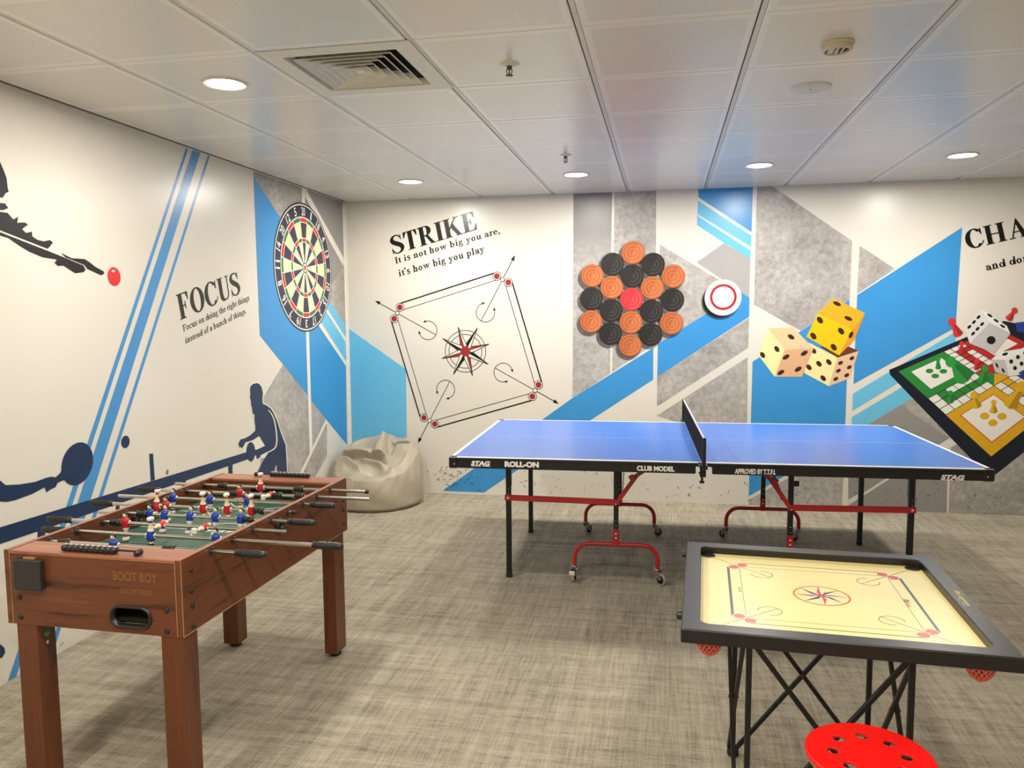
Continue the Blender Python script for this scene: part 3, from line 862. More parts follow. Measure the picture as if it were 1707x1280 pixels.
p.done('dice_print', 'three cream and orange dice printed on the back wall')

# board game with pawns
p = Print('B')
HM = ((6.28597, 64.15163, 892.33549), (12.68728, -12.42576, 481.59174), (-0.02054, 0.01831, 1.0))
def hm(u, v):
    a, b, w = [r[0]*u+r[1]*v+r[2] for r in HM]; return (a/w, b/w)
def cellq(u0, v0, u1, v1, m, l): p.px('E', [hm(u0, v0), hm(u1, v0), hm(u1, v1), hm(u0, v1)], m, l)
B_G = vinyl('game_green', 0x2D8A3C); B_R = vinyl('game_red', 0xC02A2C); B_Y = vinyl('game_yellow', 0xE0AC22); B_B = vinyl('game_blue', 0x2A3F8C); B_W = vinyl('game_white', 0xF0EDE4); B_N = vinyl('game_rim', 0x141C2C)
p.px('E', [(838, 472), (1285, 282), (1500, 190), (1700, 230), (1900, 300), (1900, 720), (1440, 1085), (1310, 985), (843, 500)], B_N, 1)
cellq(0, 0, 15, 15, B_W, 2)
cellq(0, 0, 6, 6, B_G, 3); cellq(1, 1, 5, 5, B_W, 4)
cellq(0, 9, 6, 15, B_R, 3); cellq(1, 10, 5, 14, B_W, 4); cellq(9, 0, 15, 6, B_Y, 3); cellq(9, 9, 15, 15, B_B, 3); cellq(9.9, .9, 14.1, 5.1, vinyl('game_orange', 0xD9622B), 4); cellq(10, 1, 14, 5, B_W, 5)
cellq(1, 7, 6, 8, B_R, 3); cellq(1, 8, 2, 9, B_R, 3); cellq(7, 1, 8, 6, B_G, 3); cellq(6, 1, 7, 2, B_G, 3); cellq(9, 7, 14, 8, B_Y, 3); cellq(7, 9, 8, 14, B_B, 3)
cen = hm(7.5, 7.5)
for a, b, m in ((hm(6, 6), hm(9, 6), B_G), (hm(6, 6), hm(6, 9), B_R), (hm(9, 6), hm(9, 9), B_Y), (hm(6, 9), hm(9, 9), B_B)): p.px('E', [a, b, cen], m, 3)
def thin(u0, v0, u1, v1):
    a, b = wall_pt('B', 'E', hm(u0, v0)), wall_pt('B', 'E', hm(u1, v1)); p.line(a, b, .0035, V_INK, 5)
for k in range(16):
    if k <= 6 or k >= 9:
        thin(k, 6, k, 9); thin(6, k, 9, k)
for k in (6, 7, 8, 9):
    thin(0, k, 6, k); thin(9, k, 15, k); thin(k, 0, k, 6); thin(k, 9, k, 15)
LY = 5
for x, y in ((1070, 478), (1103, 507), (1150, 480)): pip('E', x, y, 22, 13, B_G, 0)
for x, y in ((1388, 738), (1488, 740), (1435, 777)): pip('E', x, y, 27, 20, B_Y, 0)
def pawn(head, r, base, col, l):
    (x0, y0), (x1, y1) = base; hx, hy = head
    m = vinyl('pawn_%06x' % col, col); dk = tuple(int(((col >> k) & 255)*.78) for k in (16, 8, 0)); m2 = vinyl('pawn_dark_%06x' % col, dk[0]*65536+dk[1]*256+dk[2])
    bx, by = (x0+x1)/2, (y0+y1)/2; L = math.hypot(bx-hx, by-hy); ux, uy = (bx-hx)/L, (by-hy)/L
    nx, ny = -uy, ux; k = r*.5
    if (x0-bx)*nx+(y0-by)*ny < 0: nx, ny = -nx, -ny
    mid = (hx+ux*r*.8, hy+uy*r*.8)
    w = math.hypot(x1-x0, y1-y0)/2
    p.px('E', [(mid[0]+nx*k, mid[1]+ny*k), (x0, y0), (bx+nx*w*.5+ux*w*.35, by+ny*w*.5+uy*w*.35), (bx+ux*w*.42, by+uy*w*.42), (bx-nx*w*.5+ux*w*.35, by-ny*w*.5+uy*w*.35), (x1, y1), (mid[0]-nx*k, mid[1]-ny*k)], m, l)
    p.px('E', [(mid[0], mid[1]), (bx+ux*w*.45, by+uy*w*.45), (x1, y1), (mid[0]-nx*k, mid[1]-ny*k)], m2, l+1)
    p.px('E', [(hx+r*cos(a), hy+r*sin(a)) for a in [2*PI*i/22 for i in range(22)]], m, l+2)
PR, PG, PY = 0xD8333A, 0x2E9A41, 0xE3B022
pawn((1255, 320), 14, ((1235, 358), (1272, 358)), PR, 6); pawn((1343, 420), 16, ((1324, 467), (1358, 467)), PR, 6)
pawn((1118, 410), 15, ((1103, 462), (1137, 462)), PG, 6); pawn((1190, 605), 15, ((1170, 658), (1210, 655)), PG, 6)
pawn((1193, 425), 32, ((1218, 545), (1325, 490)), PG, 6); pawn((1390, 465), 20, ((1342, 532), (1410, 530)), PG, 6)
pawn((1325, 618), 21, ((1318, 692), (1372, 674)), PY, 6); pawn((1440, 660), 16, ((1414, 714), (1464, 712)), PY, 6); pawn((1603, 568), 32, ((1492, 658), (1572, 694)), PY, 6)
pawn((1200, 195), 23, ((1210, 277), (1264, 257)), PR, 6); pawn((1560, 130), 18, ((1507, 168), (1547, 188)), PR, 6)
p.px('E', [(1565, 200), (1640, 192), (1680, 230), (1640, 262), (1575, 252)], vinyl('pawn_blue', 0x2B3F97), 6)
LY = 9
face('D', [(1448, 823), (1600, 925), (1622, 972), (1495, 905)], 0xF1EFEB); face('D', [(1448, 823), (1495, 905), (1375, 1032), (1343, 945)], 0xE4E2DE); face('D', [(1495, 905), (1622, 974), (1525, 1092), (1375, 1032)], 0xC7C5C3)
BK = vinyl('pip_black', 0x131212)
for x, y in ((1428, 872), (1400, 902), (1372, 931), (1450, 914), (1422, 943), (1395, 972)): pip('D', x, y, 12, 11, BK, -.4)
for x, y in ((1497, 862), (1535, 893), (1575, 927)): pip('D', x, y, 16, 9, BK, .45)
pip('D', 1505, 1012, 27, 25, BK, 0)
face('D', [(1505, 1130), (1560, 1085), (1707, 1060), (1800, 1060), (1590, 1132)], 0xF3F1ED); face('D', [(1505, 1130), (1590, 1132), (1612, 1232), (1530, 1206)], 0xC9C7C5); face('D', [(1590, 1132), (1760, 1058), (1760, 1212), (1612, 1232)], 0xE9E7E3)
pip('D', 1590, 1097, 18, 9, BK, -.2); pip('D', 1540, 1165, 9, 14, BK, .6); pip('D', 1578, 1197, 9, 14, BK, .6)
for x, y in ((1627, 1142), (1668, 1115), (1650, 1182), (1690, 1155), (1712, 1090), (1730, 1130)): pip('D', x, y, 12, 13, BK, 0)
p.px('E', [(1580, 490), (1616, 470), (1700, 440), (1700, 520), (1616, 512)], B_B, 9)
p.done('board_game_print', 'tilted green, red and yellow board game with pawns and dice')

p = Print('B')
p.text('D', (1362, 462), (1742, 372), (1336, 349), serif_text('CHA', .22, .06, .06), V_INK, 1)
p.text('D', (1478, 590), (1742, 528), (1468, 545), serif_text('and don', .18, .095, .06), V_INK, 1)
p.done('lettering_print', 'black lettering CHA over a smaller line, cut by the frame')

# scuffs low on the back wall and the wall by the football table
random.seed(4)
p = Print('B'); SC = shade_mat('scuff', (.05, .045, .04, 1), .6)
for k in range(150):
    x = random.uniform(-1.95, 2.6); z = .03+abs(random.gauss(0, .16)); a = random.uniform(0, PI); l = random.uniform(.006, .03); w = random.uniform(.0015, .006)
    if random.random() < .12: l *= 3; w = .0018
    p.line((x, z), (x+l*cos(a), z+l*sin(a)), w, SC, 4)
for k in range(60):
    x = random.gauss(-1.8, .09); z = random.uniform(.04, .26); a = random.uniform(-.4, 1.3); l = random.uniform(.008, .035)
    p.line((x, z), (x+l*cos(a), z+l*sin(a)), random.uniform(.002, .007), SC, 4)
o = p.done('scuff_marks', 'dark scuffs along the foot of the back wall'); o['kind'] = 'stuff'
p = Print('L')
for k in range(110):
    y = random.uniform(2.3, 5.9); z = .03+abs(random.gauss(0, .2)); a = random.uniform(0, PI); l = random.uniform(.006, .025)
    p.line((y, z), (y+l*cos(a), z+l*sin(a)), random.uniform(.0015, .005), SC, 5)
for q in ([(785, 535), (790, 518), (797, 520), (797, 538), (790, 545)],): p.px('R4', q, SC, 5)
o = p.done('scuff_marks', 'dark scuffs along the foot of the left wall'); o['kind'] = 'stuff'

# ------------------------------------------------------------------ things on the ceiling
W_PLAST = plain('white_plastic', 0xE6E2D6, .4); IVORY = plain('ivory_plastic', 0xDDD4BC, .42)
LENS = glow('lamp_lens', (1.0, .95, .86), 14.0)
def cell_c(i, j): return (GX+(i+.5)*TILE, GY+(j+.5)*TILE)
def downlight(i, j, label, shift=(0, 0)):
    x, y = cell_c(i, j); x += shift[0]; y += shift[1]
    t = thing('downlight', label, 'ceiling light', (x, y, ZC), 0, 'round downlights in the ceiling')
    q = G(); q.lathe([(.074, .0), (.078, -.006), (.088, -.008), (.093, -.004), (.094, 0)], n=48); q.build('trim_ring', W_PLAST, t)
    q = G(); q.lathe([(.0001, -.0055), (.04, -.0055), (.076, -.0045)], n=40); q.build('lens', LENS, t)
    li = bpy.data.lights.new('lamp', 'AREA'); li.shape = 'DISK'; li.size = .15; li.energy = LAMP_W; li.color = LAMP_COL
    lo = bpy.data.objects.new('lamp', li); COL.objects.link(lo); lo.parent = t; lo.location = (0, 0, -.0065)
    return t
LL = {(0, 6): 'round lit downlight in the ceiling above the grey bean bag corner', (2, 6): 'round lit downlight near the back wall, above the carrom pieces picture',
      (4, 6): 'round lit downlight near the back wall, above the right half of the table tennis table', (6, 6): 'round lit downlight at far right, above the lettering CHA',
      (0, 2): 'large lit downlight nearest the camera, left of the square air diffuser'}
SHIFT = {(0, 6): (-.03, .10), (2, 6): (-.02, .09), (4, 6): (0, .03), (6, 6): (.01, -.02), (0, 2): (-.016, .03)}
for (i, j) in LAMP_CELLS:
    downlight(i, j, LL.get((i, j), 'round downlight added out of view to light the room'), SHIFT.get((i, j), (0, 0)))

# air diffuser
x, y = cell_c(*DIFF)
t = thing('air_diffuser', 'square white air diffuser with nested louvres in the ceiling', 'air vent', (x, y, ZC))
def sq_ring(q, s0, z0, s1, z1, mi=0, th=.004):
    a = [(-s0, -s0, z0), (s0, -s0, z0), (s0, s0, z0), (-s0, s0, z0), (-s1, -s1, z1), (s1, -s1, z1), (s1, s1, z1), (-s1, s1, z1)]
    a += [(px, py, pz+th) for px, py, pz in a]
    fs = []
    for k in range(4):
        k2 = (k+1) % 4
        fs += [(k, k2, 4+k2, 4+k), (8+k, 12+k, 12+k2, 8+k2), (k, 8+k, 8+k2, k2), (4+k, 4+k2, 12+k2, 12+k)]
    q.add(a, fs, mi)
q = G(); sq_ring(q, .2975, -.002, .225, -.003); sq_ring(q, .225, -.003, .215, .022); q.build('frame', W_PLAST, t)
for k in range(5):
    s = .192-.036*k
    q = G(); sq_ring(q, s, -.004, s-.040, .030, th=.003); sq_ring(q, s+.003, -.005, s-.001, -.004, th=.003); q.build('louvre', W_PLAST, t)
q = G(); q.box((0, 0, .0), (.036, .036, .006)); q.build('centre_plate', W_PLAST, t)
q = G(); q.box((0, 0, .11), (.44, .44, .01)); sq_ring(q, .224, .024, .224, .11); q.build('duct_box', plain('duct_black', 0x1B1A19, .8), t)

def sprinkler(loc, label):
    t = thing('fire_sprinkler', label, 'sprinkler', loc, 0, 'ceiling sprinklers')
    q = G(); q.lathe([(.0001, -.010), (.012, -.010), (.030, -.006), (.038, -.001), (.039, 0)], n=32); q.build('escutcheon', W_PLAST, t)
    ch = plain('sprinkler_metal', 0x5A544E, .3, .9)
    q = G(); q.lathe([(.0001, -.022), (.010, -.022), (.011, -.009)], n=16)
    for s in (-1, 1): q.tube([(s*.009, 0, -.02), (s*.011, 0, -.032), (s*.004, 0, -.044)], .002, n=8)
    q.tube([(0, 0, -.02), (0, 0, -.042)], .0025, n=8); q.build('body', ch, t)
    q = G(); q.lathe([(.0001, -.046), (.014, -.047), (.015, -.044), (.0001, -.043)], n=20); q.build('deflector', ch, t)
sprinkler((-.605, 3.063, ZC), 'small ceiling sprinkler nearest the camera, right of the air diffuser')
sprinkler((-.609, 4.843, ZC), 'small ceiling sprinkler farther back, above the downlight by the back wall')

t = thing('smoke_detector', 'round ivory smoke detector under the perforated ceiling tiles', 'smoke detector', (.602, 3.092, ZC))
q = G(); q.lathe([(.0001, 0), (.058, 0), (.058, -.008), (.054, -.010)][::-1], n=40); q.build('base', IVORY, t)
q = G(); q.lathe([(.053, -.008), (.053, -.024), (.049, -.029), (.044, -.030), (.043, -.026), (.043, -.020)], n=40); q.build('body', IVORY, t)
q = G(); q.lathe([(.043, -.020), (.0001, -.020)], n=32); q.build('sensor_chamber', plain('sensor_dark', 0x2B2522, .5), t)
for bx, bw, bl in ((0, .012, .084), (.018, .006, .078), (-.022, .02, .06)):
    q = G(); q.box((bx, 0, -.0245), (bw, bl, .005)); q.build('sensor_bar', IVORY, t)
q = G(); q.ball((.006, -.016, -.026), .006, n=12, m=6); q.build('indicator_light', plain('red_led', 0x7A1420, .25), t)
t = thing('ceiling_speaker_cover', 'flat round blank cover plate behind the smoke detector', 'ceiling cover', (.608, 3.66, ZC))
q = G(); q.lathe([(.0001, -.007), (.078, -.007), (.085, -.004), (.086, 0)], n=48); q.build('plate', W_PLAST, t)
q = G(); q.lathe([(.0001, -.0082), (.004, -.008), (.005, -.0068)], n=12); q.build('screw', plain('screw_dark', 0x5B564C, .4, .8), t)

# ------------------------------------------------------------------ table tennis table
BLACKM = plain('black_enamel', 0x151515, .38, spec=.5); REDM = plain('red_enamel', 0xB3161B, .32, coat=.3)
CHROME = plain('chrome', 0xB9B6B0, .22, 1.0); RUB = plain('black_rubber', 0x1C1B1A, .7); TYRE = plain('grey_tyre', 0x9C968C, .6)
LETW = plain('lettering_white', 0xEDEAE2, .5)
TTB = plain('table_blue', 0x4576CC, .30, vary=.03, scale=3, spec=.55); TTL = plain('table_line_white', 0xEDEDEA, .4)
RXZ = Matrix(((1, 0, 0, 0), (0, 0, -1, 0), (0, 1, 0, 0), (0, 0, 0, 1)))      # plate in the x-z plane, normal to -y

tt = thing('table_tennis_table', 'blue table tennis table on a red and black wheeled frame by the back wall', 'table', (.1957, 4.868, 0), .0336)
MID = -.02
for sgn in (-1, 1):
    xa, xb = (-1.37, MID-.004) if sgn < 0 else (MID+.004, 1.37)
    xc, xl = (xa+xb)/2, xb-xa
    q = G(); q.box((xc, 0, .749), (xl, 1.525, .022), 0, .002)
    def top(x0, x1, y0, y1): q.add([(x0, y0, .7605), (x1, y0, .7605), (x1, y1, .7605), (x0, y1, .7605)], [(0, 1, 2, 3)], 1)
    top(xa+.001, xb-.001, -.7615, -.7425); top(xa+.001, xb-.001, .7425, .7615); top(xa+.001, xb-.001, -.0015, .0015)
    if sgn < 0: top(xa+.001, xa+.02, -.7425, .7425)
    else: top(xb-.02, xb-.001, -.7425, .7425)
    for yy in (-.7635, .7635): q.box((xc, yy, .7588), (xl, .0016, .0036), 1)
    q.build('table_half', [TTB, TTL], tt)
    q = G(); i0_, i1_ = (xa, xb-.035) if sgn < 0 else (xa+.045, xb)
    for yy in (-1, 1): q.box(((i0_+i1_)/2, yy*.752, .7215), (i1_-i0_+.004, .024, .043), 0, .003); q.box(((xa+xb)/2, yy*.752, .7490), (xb-xa+.002, .0240, .0160), 0, .001)
    q.box((sgn*1.361, 0, .7295), (.024, 1.525, .060), 0, .003)
    q.box((sgn*.066+MID, 0, .722), (.02, 1.47, .035))
    for yy in (-1, 1): q.box((sgn*1.352, yy*.745, .7295), (.05, .047, .062), 0, .006)
    ap = q.build('apron', BLACKM, tt)
    lt = []
    def word(txt, x0, x1, z0, z1, bold, sh=0.0):
        w = G()
        for pl in sans_text(txt, bold, sh): w.add([(x0+(x1-x0)*px, -.7646, z0+(z1-z0)*pz) for px, pz in pl], [tuple(range(len(pl)))], 0)
        return w
    if sgn < 0:
        for a in (('STAG', -1.253, -1.146, .715, .742, .06, .2), ('ROLL-ON', -1.067, -.88, .712, .744, .07), ('CLUB MODEL', -.36, -.165, .709, .737, .05)):
            w = word(*a)
            if a[0] == 'STAG':
                w.box((-1.224, -.7648, .7135), (.056, .0006, .003)); w.box((-1.166, -.7648, .7135), (.04, .0006, .003))
            w.build('lettering', LETW, ap)
    else:
        for a in (('APPROVED BY T.T.F.I.', .14, .342, .706, .734, .045), ('STAG', 1.13, 1.24, .703, .728, .06, .2)):
            w = word(*a)
            if a[0] == 'STAG':
                w.box((1.159, -.7648, .7015), (.057, .0006, .003)); w.box((1.219, -.7648, .7015), (.04, .0006, .003))
            w.build('lettering', LETW, ap)
    q = G(); q.lathe([(.0001, .004), (.004, .003), (.006, 0)], (sgn*1.345, -.7665, .722), R=Matrix(((1, 0, 0), (0, 0, -1), (0, 1, 0))), n=12); q.build('screw', CHROME, tt)
    for yy in (-1, 1):
        q = G(); q.box((0, 0, .365), (.03, .03, .69), 0, .004); q.box((sgn*-.004, 0, .62), (.026, .036, .16), 0, .003)
        lg = q.build('leg', BLACKM, tt, (sgn*1.095, yy*.47, 0))
        q = G(); q.box((0, 0, .011), (.034, .034, .022), 0, .004); q.build('foot_cap', RUB, lg)
        for zz in (.50, .53): q = G(); q.ball((0, -.0155, 0), .004, n=8, m=4); q.build('rivet', CHROME, lg, (0, 0, zz))
        q = G(); q.box((0, 0, .485), (.028, .028, .40), 0, .003)
        if yy < 0 and sgn > 0: q.box((.028, 0, .60), (.03, .01, .03), 0, .002)
        ps = q.build('wheel_post', BLACKM, tt, (sgn*.475, yy*.47, 0))
        for zz in (.33, .36): q = G(); q.ball((0, -.0145, 0), .005, n=8, m=4); q.build('rivet', CHROME, ps, (0, 0, zz))
        # red wheel bow
        q = G(); X, Z, rr = .235, .222, .085
        path = [(-X, 0, .088), (-X, 0, Z-rr)]+[(-X+rr-rr*cos(a), 0, Z-rr+rr*sin(a)) for a in [PI/2*i/8 for i in range(1, 9)]]
        path += [(-x_, y_, z_) for x_, y_, z_ in reversed(path)]
        q.tube(path, .0125, 0, 14); q.box((0, 0, .262), (.033, .033, .105), 0, .004)
        bow = q.build('wheel_bow', REDM, tt, (sgn*.475, yy*.475, 0))
        for zz in (.288, .262): q = G(); q.ball((0, -.017, 0), .0055, n=10, m=5); q.build('rivet', plain('rivet_white', 0xE5DFD5, .4), bow, (0, 0, zz))
        for e, ang, brake in ((-1, -1.75 if yy < 0 else .9, yy < 0), (1, -.7 if yy < 0 else .4, False)):
            cst = G(); cst.lathe([(.0001, .092), (.022, .092), (.024, .088), (.022, .084), (.0001, .084)], n=20)
            for s in (-1, 1):
                cst.beam((0, s*.0145, .086), (.026, s*.0145, .034), .024, .003, 0, .001, up=(0, 1, 0))
            cst.tube([(.026, -.018, .034), (.026, .018, .034)], .005, n=10)
            cst.beam((-.004, 0, .083), (.022, 0, .070), .030, .004, 0, .001)
            if brake:
                cst.beam((.03, 0, .074), (.066, 0, .055), .034, .004, 0, .001)
            c_ = cst.build('caster', CHROME, tt, (sgn*.475+e*X, yy*.475, 0), (0, 0, ang if sgn < 0 or brake else PI-ang))
            ww = G(); Ry = Matrix(((1, 0, 0), (0, 0, -1), (0, 1, 0)))
            ww.lathe([(.025, -.0105), (.031, -.0105), (.034, -.007), (.034, .007), (.031, .0105), (.025, .0105)], (.026, 0, .034), 0, 28, Ry)
            ww.lathe([(.0001, -.008), (.025, -.0085), (.0251, .0085), (.0001, .008)], (.026, 0, .034), 1, 28, Ry)
            ww.build('wheel', [TYRE, RUB], c_)
            if brake:
                b_ = G(); b_.box((.062, 0, .060), (.012, .034, .026), 0, .004); b_.build('brake_pedal', plain('pedal_cream', 0xD9D3C0, .5), c_)
    # red rail and diagonal lock bar on the near side
    q = G(); q.beam((sgn*1.115, -.49, .478), (sgn*.475, -.49, .470), .008, .034, 0, .002); r_ = q.build('side_rail', REDM, tt)
    for xx in (1.095, .475): q = G(); q.ball((0, 0, 0), .007, n=10, m=5); q.build('bolt', plain('rivet_white', 0xE5DFD5, .4), r_, (sgn*xx, -.495, .477 if xx > 1 else .462))
    q = G(); q.beam((sgn*.475, -.497, .462), (sgn*.36, -.497, .63), .010, .024, 0, .002); q.box((sgn*.385, -.497, .612), (.03, .012, .04), 0, .003, Matrix.Rotation(sgn*.55, 3, 'Y')); q.beam((sgn*.375, -.497, .618), (sgn*.285, -.497, .682), .010, .022, 0, .002)
    q.build('lock_bar', REDM, tt)
    q = G(); q.beam((sgn*.44, -.44, .50), (sgn*(.43 if sgn < 0 else .36), -.44, .70), .006, .02, 0, .001); q.build('gas_strut', plain('dull_steel', 0x8A8882, .35, .9), tt)
    for xx in (.475, 1.095): q = G(); q.box((0, 0, 0), (.04, 1.0, .025), 0, .003); q.build('cross_bar', BLACKM, tt, (sgn*xx, 0, .69))

# net
t = thing('table_tennis_net', 'black net with white top tape clamped across the middle of the blue table', 'net', (.1957, 4.868, .7606), .0336)
NX = MID-.008
q = G(); n_v, n_h = 120, 11
for k in range(n_v+1):
    y = -.905+1.81*k/n_v; q.tube([(NX, y, .004), (NX, y, .140)], .0006, n=4, cap=False)
for k in range(n_h+1):
    z = .004+.136*k/n_h; q.tube([(NX, -.905, z), (NX, .905, z)], .0006, n=4, cap=False)
q.build('mesh', plain('net_black', 0x17181A, .8), t)
q = G(); q.box((NX, 0, .1455), (.005, 1.82, .015), 0, .002); q.build('top_tape', plain('tape_white', 0xE8E6E0, .7), t)
for s in (-1, 1):
    q = G(); q.box((NX, s*.913, .070), (.017, .017, .165), 0, .003); q.box((NX, s*.885, -.004), (.04, .05, .009), 0, .002); q.box((NX, s*.84, .0035), (.045, .10, .006), 0, .002)
    q.box((NX, s*.80, -.052), (.03, .09, .006), 0, .002); q.box((NX, s*.855, -.03), (.03, .012, .055), 0, .002)
    post = q.build('net_post', plain('post_black', 0x131313, .35), t)
    q = G(); q.tube([(NX, s*.80, -.095), (NX, s*.80, -.045)], .006, n=10); q.lathe([(.0001, -.10), (.012, -.10), (.013, -.09), (.0001, -.088)], (NX, s*.80, 0), n=14); q.build('clamp_screw', BLACKM, post)

# ------------------------------------------------------------------ football table
FL, FW, FZ, FH = 1.212, .626, .803, .239
WX = wood('walnut_lengthways_x', (2.5, 9, 38)); WY = wood('walnut_lengthways_y', (9, 2.2, 38)); WZ = wood('walnut_upright', (36, 36, 2.2), 0x46220E, 0x66361C, 0x744022)
EDGE = plain('tan_edge', 0xB08A55, .45); DECK = wood('walnut_deck', (2.5, 40, 9), 0x6B3E28, 0x9A6348, 0xAC7558)
BPL = plain('black_plastic', 0x201F1E, .36); BMAT = plain('black_plastic_matt', 0x2B2927, .55); CAV = plain('cavity_dark', 0x1A0F0A, .9)
STEEL = plain('rod_steel', 0xC9C4BC, .16, 1.0)
ft = thing('football_table', 'walnut-coloured football table with steel rods and red and blue players', 'game table', (-1.729, 2.654, 0), -.011)
RODS = [-.443+.1266*k for k in range(8)]; RZ = .783
HOLE_B = -.008
for s in (-1, 1):                                   # side panels with rod and ball holes
    q = G(); holes = [circ(HOLE_B, .752, .024, 28)]
    M = Matrix(((0, 0, 1, s*FW/2-(.018 if s > 0 else 0)), (1, 0, 0, 0), (0, 1, 0, 0), (0, 0, 0, 1)))
    q.prism([(-FL/2, FZ-FH), (FL/2, FZ-FH), (FL/2, FZ), (-FL/2, FZ)], holes, M, .018, 0)
    q.box((s*(FW/2-.009), 0, FZ+.0006), (.017, FL-.001, .0014), 1, .0005)  # paler top strip, the sheen of the gloss put into its colour
    for e in (-1, 1): q.box((s*(FW/2+.0002), e*(FL/2-.0015), FZ-FH/2), (.0012, .003, FH), 2)
    q.box((s*(FW/2+.0002), 0, FZ-FH+.0015), (.0012, FL, .003), 2)
    sp_ = q.build('side_panel', [WY, DECK, EDGE], ft)
    q = G(); Rx = Matrix(((0, 0, 1), (0, 1, 0), (-1, 0, 0)))
    q.lathe([(.0215, -.020), (.0235, -.020), (.0235, .020), (.0215, .020)], (s*(FW/2-.009), HOLE_B, .752), 0, 28, Rx, close=True)
    for d in (-1, 1): q.lathe([(.0215, d*.0100), (.029, d*.0100), (.0285, d*.0125), (.0225, d*.0145)], (s*(FW/2-.009), HOLE_B, .752), 0, 28, Rx)
    q.build('ball_entry_ring', BPL, sp_)
q = G(); q.box((0, 0, .708), (FW-.036, 1.0, .014), 0)
def fline(x0, y0, x1, y1): q.add([(x0, y0, .7154), (x1, y0, .7154), (x1, y1, .7154), (x0, y1, .7154)], [(0, 1, 2, 3)], 1)
fline(-.285, -.003, .285, .003)
def farc(cx, cy, r, w, a0, a1, n=40):
    vs = []
    for i in range(n+1):
        a = math.radians(a0+(a1-a0)*i/n); vs += [(cx+(r-w/2)*cos(a), cy+(r-w/2)*sin(a), .7156), (cx+(r+w/2)*cos(a), cy+(r+w/2)*sin(a), .7156)]
    q.add(vs, [(2*i, 2*i+1, 2*i+3, 2*i+2) for i in range(n)], 1)
farc(.06, 0, .105, .007, 0, 360); farc(0, -.5, .17, .006, 0, 180); farc(0, .5, .17, .006, 0, 180+180)
fline(-.285, .243, -.14, .249); fline(.14, .243, .285, .249)
for k in range(5): q.add([(-.02+.028*k, -.022, .7156), (-.005+.028*k, -.022, .7156), (.012+.028*k, .02, .7156), (.0+.028*k, .02, .7156)], [(0, 1, 2, 3)], 1)
q.build('playing_field', [plain('field_green', 0x3F6252, .32, vary=.08, scale=6), plain('field_white', 0xDDE0D8, .4)], ft)
q = G(); q.box((0, 0, .60), (FW-.036, FL-.036, .012)); q.build('bottom_board', CAV, ft)
slot = []
def stadium(r):
    return [(.098+r*cos(PI/2+PI*i/10), .616+r*sin(PI/2+PI*i/10)) for i in range(11)]+[(.172+r*cos(-PI/2+PI*i/10), .616+r*sin(-PI/2+PI*i/10)) for i in range(11)]
slot = stadium(.029)
for s in (-1, 1):
    q = G()
    M = Matrix(((1, 0, 0, 0), (0, 0, 1, s*FL/2-(.018 if s > 0 else 0)), (0, 1, 0, 0), (0, 0, 0, 1)))
    sl = slot if s < 0 else [(-x, z) for x, z in slot]
    q.prism([(-FW/2+.0185, FZ-FH), (FW/2-.0185, FZ-FH), (FW/2-.0185, FZ-.012), (-FW/2+.0185, FZ-.012)], [sl], M, .018, 0)
    q.box((0, s*(FL/2-.053), FZ-.006), (FW-.037, .106, .012), 1, .002)
    for e in (-1, 1): q.box((e*(FW/2-.0195), s*(FL/2+.0002), FZ-FH/2), (.002, .0012, FH), 2)
    # inner goal wall
    M2 = Matrix(((1, 0, 0, 0), (0, 0, 1, s*.5-(.012 if s < 0 else 0)), (0, 1, 0, 0), (0, 0, 0, 1)))
    q.prism([(-FW/2+.0185, .70), (FW/2-.0185, .70), (FW/2-.0185, FZ-.012), (-FW/2+.0185, FZ-.012)], [[(-.10, .717), (.10, .717), (.10, .768), (-.10, .768)]], M2, .012, 0)
    q.box((0, s*.545, .745), (.22, .05, .08), 3)
    ep = q.build('end_panel', [WX, DECK, EDGE, CAV], ft)
    q = G(); n = len(sl)
    cx_ = sum(a for a, b in sl)/n
    def off(r): return stadium(r) if s < 0 else [(-x, z) for x, z in stadium(r)]
    yf = s*FL/2
    vs = [(x, yf+s*.0005, z) for x, z in off(.0365)]+[(x, yf+s*.007, z) for x, z in off(.0345)]+[(x, yf+s*.006, z) for x, z in off(.0285)]+[(x, yf-s*.02, z) for x, z in off(.0275)]
    q.add(vs, [(a*n+i, a*n+(i+1) % n, (a+1)*n+(i+1) % n, (a+1)*n+i) for a in range(3) for i in range(n)], 0, True)
    q.box((cx_, yf-s*.09, .646), (.150, .12, .003), 1); q.box((cx_, yf-s*.07, .5885), (.150, .09, .003), 1); q.box((cx_, yf-s*.115, .617), (.150, .003, .056), 1)
    for e in (-1, 1): q.box((cx_+e*.0745, yf-s*.07, .617), (.003, .09, .056), 1)
    q.build('ball_return_rim', [BPL, CAV], ep)
    # score counter on the deck
    sc = G()
    y0 = s*.578
    sc.box((-.022 if s < 0 else .052, y0, FZ+.010), (.196, .022, .014), 0, .004)
    n_b = 10
    for k in range(n_b):
        xx = (-.112 if s < 0 else -.038)+.0196*k
        sc.box((xx+.002, y0, FZ+.011), (.0176, .028, .019), 0, .005)
    sc.box((.150 if s < 0 else -.112, y0, FZ+.009), (.018, .032, .018), 0, .005)
    sc.tube([(-.11, y0, FZ+.012), (.15, y0, FZ+.012)], .0035, n=8)
    scp = sc.build('score_counter', BPL, ft)
    w_ = G()
    for k in range(n_b): w_.box(((-.112 if s < 0 else -.038)+.0196*k+.002, y0+.004, FZ+.0208), (.011, .008, .0006))
    w_.build('number_strip', plain('score_white', 0xC9C7C2, .5), scp)
